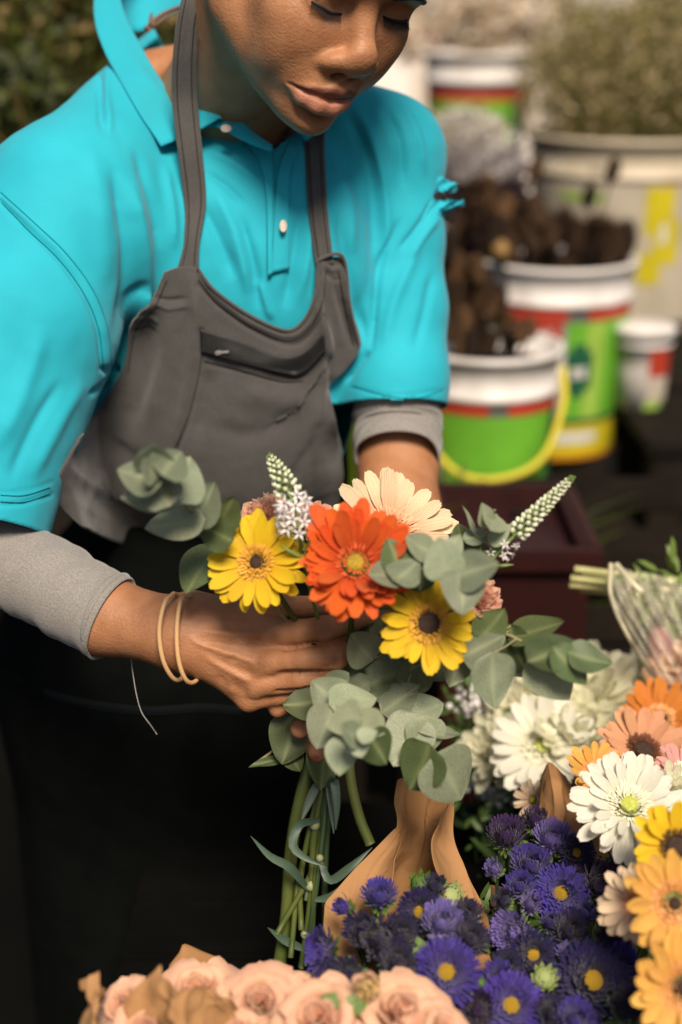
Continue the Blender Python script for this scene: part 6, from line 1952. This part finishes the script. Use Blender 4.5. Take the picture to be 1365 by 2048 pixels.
r = np.random.default_rng(31)
pts = [(975, 400, 34, 1), (1000, 440, 34, 1), (950, 440, 30, 0), (1020, 490, 30, 2), (980, 500, 30, 2), (1040, 440, 32, 0), (1060, 480, 32, 0), (1075, 430, 30, 2), (1100, 470, 32, 2), (1130, 460, 32, 0), (1150, 480, 32, 0), (1175, 470, 30, 2), (1200, 480, 34, 0), (1230, 490, 32, 2), (1252, 485, 30, 3),
       (1250, 520, 28, 2), (1215, 520, 30, 0), (1180, 520, 32, 3), (1140, 520, 32, 2), (1100, 520, 30, 3), (1060, 525, 30, 3), (1020, 525, 30, 2), (990, 470, 28, 3), (1178, 398, 20, 3), (1225, 345, 20, 2), (1070, 345, 20, 1), (940, 400, 30, 2), (920, 470, 30, 0)]
for i, (x, y, R_, k) in enumerate(pts):
    lb = {0: 'rust brown dried cone head at the left side of the second bucket', 23: 'lone dark dried cone on a tall stem before the cream bucket', 24: 'highest dark dried cone before the cream bucket, leaning right', 25: 'small brown dried cone head rising left of the cream bucket'}.get(i, 'dark brown dried cone head packed in the second green bucket')
    a = r.uniform(0, 6.3); dried(x, y, 2.62 + r.uniform(-.08, .08), R_, b2 + np.array([.07 * math.cos(a), .07 * math.sin(a), .05]), lb, k)
for i, (x, y, R_, k) in enumerate([(905, 540, 28, 4), (935, 560, 30, 1), (950, 610, 26, 4), (915, 600, 28, 0), (930, 650, 26, 1), (905, 660, 26, 0), (955, 545, 24, 4), (960, 660, 22, 3), (895, 500, 26, 3), (985, 620, 26, 1), (1010, 655, 24, 4), (975, 585, 26, 0), (925, 690, 24, 4), (1000, 600, 22, 3), (945, 690, 24, 3), (1040, 670, 20, 1), (980, 690, 22, 0), (1062, 660, 18, 4), (1020, 690, 20, 3)]):
    dried(x, y, 2.22 + r.uniform(-.05, .05), R_, b1 + np.array([r.uniform(-.05, .05), r.uniform(-.05, .05), .05]), 'brown dried cone head standing in the front green bucket', k, 'dried cone heads in the front bucket')
t = empty('dried_pod', P(1003, 500, 2.5), 'yellowish round dried pod among the dark cones', 'dried flower'); V, F_ = lathe([(0, -1), (.7, -.7), (1, 0), (.75, .6), (.3, .75), (.35, 1.0), (0, .95)], 14); obj('pod', mesh_from('pod', V * .018 + P(1003, 500, 2.5), F_, mat('yellow_pod', (.30, .190, .050), .7, (.18, .090, .030), 90)), t)
obj('stem', mesh_from('stem', *tube([P(1003, 500, 2.5), b2 + np.array([-.05, -.05, .05])], .002, 4, 5), dry_ms[0]), t)


# fine dried sprays
def spray(cpx, d, foot, ext, n, col, label, seed, name='dried_spray', group=None, size=.006, glint=None, cat='dried flowers', stems=8):
    """An airy bunch: many thin stems ending in tiny heads inside an ellipsoid (cx, cy px; rx, ry, depth m)."""
    r = np.random.default_rng(seed); c = P(cpx[0], cpx[1], d); foot = np.asarray(foot, float)
    t = empty(name, foot, label, cat, group)
    mb = MB()
    for i in range(n):
        v = r.normal(0, 1, 3); v /= np.linalg.norm(v); v *= 1.2 * r.random() ** .7
        p0 = c + v * np.array(ext) + r.normal(0, .006, 3); s = size * r.uniform(.6, 1.5)
        M = np.array(mat4(p0, Vector(r.normal(0, 1, 3)), Vector(r.normal(0, 1, 3) + np.array([0, -.6, .8])), (s, s, s)))
        V = np.array([(-1, -.4, 0, 1), (0, -.9, .2, 1), (1, -.3, 0, 1), (.5, .7, .25, 1), (-.6, .8, 0, 1)]); mb.add((V @ M.T)[:, :3], [(0, 1, 2, 3, 4)], int(r.integers(len(col))))
    obj('heads', mb.mesh('heads', col, False), t)['kind'] = 'stuff'
    mb = MB()
    for i in range(n // 12):
        v = r.normal(0, 1, 3); v /= np.linalg.norm(v); q = c + v * np.array(ext) * r.uniform(.3, .95); m_ = (foot * .6 + c * .4) * np.array([1, 1, 1]) + r.normal(0, .02, 3)
        V, F_ = tube([foot, m_, q], [.0014, .0011, .0006], 6, 4, False); mb.add(V, F_)
    obj('stems', mb.mesh('stems', col[0]), t)['kind'] = 'stuff'


gyp = [mat('dried_olive', (.200, .175, .045), .9, transl=.3), mat('dried_tan', (.38, .300, .140), .9, transl=.3), mat('dried_pale', (.50, .400, .250), .9, transl=.3), mat('dried_moss', (.110, .115, .022), .9, transl=.3)]
top3 = b3 + np.array([0, 0, .05])
GY = 'dried grey sprays in the cream bucket'
spray((1180, 190), 3.05, top3, (.14, .12, .16), 7800, gyp, 'greyish olive dried spray bunch, left half of the cream bucket', 1, group=GY, size=.0042)
spray((1330, 175), 3.05, top3, (.16, .13, .17), 9000, gyp, 'greyish olive dried spray bunch, right half of the cream bucket', 2, group=GY, size=.0042)
spray((1250, 80), 3.15, top3, (.16, .12, .13), 5600, gyp, 'top tuft of dried spray above the cream bucket', 3, group=GY, size=.0042)
pal = [mat('bleached_straw', (.74, .620, .470), .9, transl=.4), mat('bleached_white', (.84, .780, .700), .85, transl=.4), mat('straw_tan', (.50, .380, .240), .9, transl=.3)]
spray((985, 30), 3.5, b4 + np.array([0, 0, .1]), (.17, .12, .11), 3400, pal, 'bleached pale dried bunch above the farthest bucket', 4, group='bleached dried bunches', size=.008)
spray((1085, 40), 3.6, b4 + np.array([.08, .1, .1]), (.13, .12, .14), 2600, pal + [gyp[0]], 'tan dried bunch between the pale one and the grey sprays', 5, group='bleached dried bunches', size=.008)
sta = [mat('mauve_statice', (.090, .045, .060), .8), mat('grey_mauve', (.240, .210, .190), .8), mat('dark_mauve', (.040, .022, .030), .8), mat('pale_statice', (.42, .380, .350), .7)]
spray((835, 70), 4.4, np.array([.25, 4.3, .9]), (.10, .05, .07), 260, pal[:2] + [mat('blush_petal', (.80, .520, .440), .8, transl=.3)], 'white and blush bunch in the bright gap behind the left shoulder', 8, group='bleached dried bunches', size=.016)
spray((900, -10), 4.4, np.array([.30, 4.5, .9]), (.20, .08, .08), 500, pal, 'pale bunch topmost in the bright gap beyond the farthest bucket', 9, group='bleached dried bunches', size=.016)
spray((930, 285), 2.75, P(950, 600, 2.75), (.075, .06, .06), 2400, [sta[1], sta[3], gyp[1]], 'greyish white wrapped statice bunch beneath the farthest bucket', 6, group='statice bunches', size=.005)
spray((955, 350), 2.70, P(960, 600, 2.70), (.095, .06, .05), 2600, [sta[0], sta[2], sta[2]], 'dark mauve statice bunch behind the torn sleeve', 7, group='statice bunches', size=.005)
# clear film with glints round the statice
t = empty('film_sleeve', P(950, 330, 2.64), 'glinting clear film round the statice behind the shoulder', 'plastic film')
g = coons([(868, 225), (930, 215), (1010, 235), (1060, 300)], [(880, 350), (930, 365), (1010, 360), (1060, 350)], [(868, 225), (875, 290), (880, 350)], [(1060, 300), (1062, 330), (1060, 350)], 20, 14)
V = np.array([P(g[j, i, 0], g[j, i, 1], 2.66 - .05 * math.sin(math.pi * i / 19) + .01 * math.sin(i * .9 + j)) for j in range(14) for i in range(20)])
obj('film', mesh_from('film', V, np.array([f[::-1] for f in grid_faces(20, 14)]), mat('statice_film', (.8, .76, .72), .12, alpha=.16, spec=.9)), t)
glint_m = mat('glint_bead_gloss', (.85, .83, .80), .08, spec=1.0, coat=.6)
for (x, y, q) in ((1010, 330, 7), (875, 250, 7), (1120, 330, 9), (1100, 322, 7), (1064, 165, 7), (948, 330, 6)):  # small glossy beads added as highlights on the film
    V, F_ = lathe([(0, -1), (.8, -.6), (1, 0), (.8, .6), (0, 1)], 10); obj('glint_bead', mesh_from('glint_bead', V * .0026 * (q / 7) + P(x, y, 2.60), F_, glint_m), t)

# ------------------------------------------------------------------ leafy plants behind the left shoulder and under the arm
def grassy(px, py, d, R, Hh, cols, label, seed, n=420, z0=0.0, tilt=.5, cat='plant'):
    """A bushy tuft of long narrow leaves."""
    r = np.random.default_rng(seed); top = P(px, py, d); foot = np.array([top[0], top[1], max(0.02, top[2] - Hh)])
    t = empty('leafy_plant', foot, label, cat, 'leafy plants behind the florist'); mb = MB()
    for i in range(n):
        a = r.uniform(0, 6.3); lean = abs(r.normal(0, tilt)); L = Hh * r.uniform(.5, 1.05)
        dr = np.array([math.cos(a), math.sin(a), 0]); b0 = foot + dr * R * .25 * r.random() + np.array([0, 0, Hh * .35 * r.random()])
        pts_ = [b0 + (dr * lean * R / .4 * (k / 4) ** 1.6 + np.array([0, 0, 1.]) * (k / 4) * (1 - .25 * lean * k / 4) * L) for k in range(5)]
        sd = np.array([-math.sin(a), math.cos(a), 0]) * r.uniform(.003, .007); V = []
        for k, p in enumerate(pts_): V += [p - sd * (.8, 1, .9, .6, .1)[k], p + sd * (.8, 1, .9, .6, .1)[k]]
        mb.add(V, [(2 * k, 2 * k + 1, 2 * k + 3, 2 * k + 2) for k in range(4)], int(r.integers(len(cols))))
    obj('foliage', mb.mesh('foliage', cols), t)['kind'] = 'stuff'
    V, F_ = lathe([(0, 0), (R * .28, 0), (R * .34, max(.05, foot[2] * .0 + .16)), (R * .30, .15), (0, .14)], 20); obj('pot', mesh_from('pot', V + foot - np.array([0, 0, .02]), F_, blk_m), t)
    mb = MB(); hz_ = foot[2] - .02
    if hz_ > .1:
        bx(mb, (foot[0], foot[1], hz_ / 2), (R * .7, R * .7, hz_)); obj('stand', mb.mesh('stand', wood_m, False), t)


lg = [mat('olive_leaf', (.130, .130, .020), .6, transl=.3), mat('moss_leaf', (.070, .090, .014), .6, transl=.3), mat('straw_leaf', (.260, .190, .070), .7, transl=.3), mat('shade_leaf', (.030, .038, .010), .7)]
LP_ = 'leafy plants behind the florist'
spray((60, 60), 2.5, P(40, 700, 2.6), (.16, .12, .17), 3600, lg, 'olive green leafy plant at the far left behind the shoulder', 11, 'leafy_plant', LP_, .009, None, 'plant')
spray((190, 20), 2.7, P(170, 640, 2.8), (.13, .12, .16), 2800, [lg[0], lg[1], lg[2]], 'mossy leafy plant just behind the right shoulder seam', 12, 'leafy_plant', LP_, .009, None, 'plant')
spray((-10, 250), 2.3, P(-40, 760, 2.4), (.13, .10, .12), 2600, [lg[1], lg[3], lg[3]], 'dark shaded leafy plant low at the left edge', 13, 'leafy_plant', LP_, .009, None, 'plant')
spray((110, -60), 3.1, P(120, 600, 3.2), (.28, .15, .13), 3600, [lg[2], lg[0], lg[2]], 'straw coloured grassy plant highest at the top left', 14, 'leafy_plant', LP_, .010, None, 'plant')
grassy(60, 90, 2.45, .22, .42, [lg[0], lg[1], lg[2]], 'tall narrow leaved plant in front of the olive green one', 1, 520)
yg = [mat('yellow_green_leaf', (.200, .260, .012), .6, transl=.3), mat('lime_leaf', (.140, .210, .014), .6, transl=.3)]
grassy(684, 800, 1.95, .10, .34, yg, 'yellow green plant showing between the apron and the left arm', 5, 420, tilt=.3)
grassy(870, 1040, 2.05, .14, .22, [lg[1], lg[3], yg[1]], 'low dark green plant at the foot of the front bucket', 6, 300)

# ------------------------------------------------------------------ ground, back of the stall and bright street behind
grd = MB(); n_ = 2; grd.add([(-60, -20, 0), (60, -20, 0), (60, 120, 0), (-60, 120, 0)], [(0, 1, 2, 3)])
tag(obj('ground', grd.mesh('ground', mat('shade_dark_concrete', (.0022, .0022, .002), .9, (.0036, .0035, .003), 3, .3, 20, spec=.1))), kind='structure')  # near-black colour stands in for the shade under the stall cover
wl = empty('street_wall', (1.0, 9.0, 0), 'pale sunlit wall far behind the stall', 'wall')
mb = MB(); bx(mb, (.9, 9.1, 2.2), (5.4, .2, 4.4), 0, .01); obj('render_face', mb.mesh('render_face', mat('pale_wall', (.88, .80, .74), .9, (.84, .74, .68), 2), False), wl)
for k in range(4):
    mb = MB(); bx(mb, (-.9 + 1.15 * k, 8.985, 1.75), (.5, .03, .9), 0, .005); obj('window', mb.mesh('window', mat('white_shutter', (.82, .80, .78), .5), False), wl)
bk = empty('back_fence', (-2.2, 4.2, 0), 'dark timber fence behind the plants on the left', 'fence')
for k in range(20):
    mb = MB(); bx(mb, (-3.55 + .16 * k, 4.2, .95), (.15, .03, 1.9)); obj('plank', mb.mesh('plank', tbl_m, False), bk)
bk = empty('back_fence', (2.0, 4.6, 0), 'dark timber fence behind the dried flowers on the right', 'fence')
for k in range(16):
    mb = MB(); bx(mb, (.98 + .16 * k, 4.6, 1.0), (.15, .03, 2.0)); obj('plank', mb.mesh('plank', wood_m, False), bk)
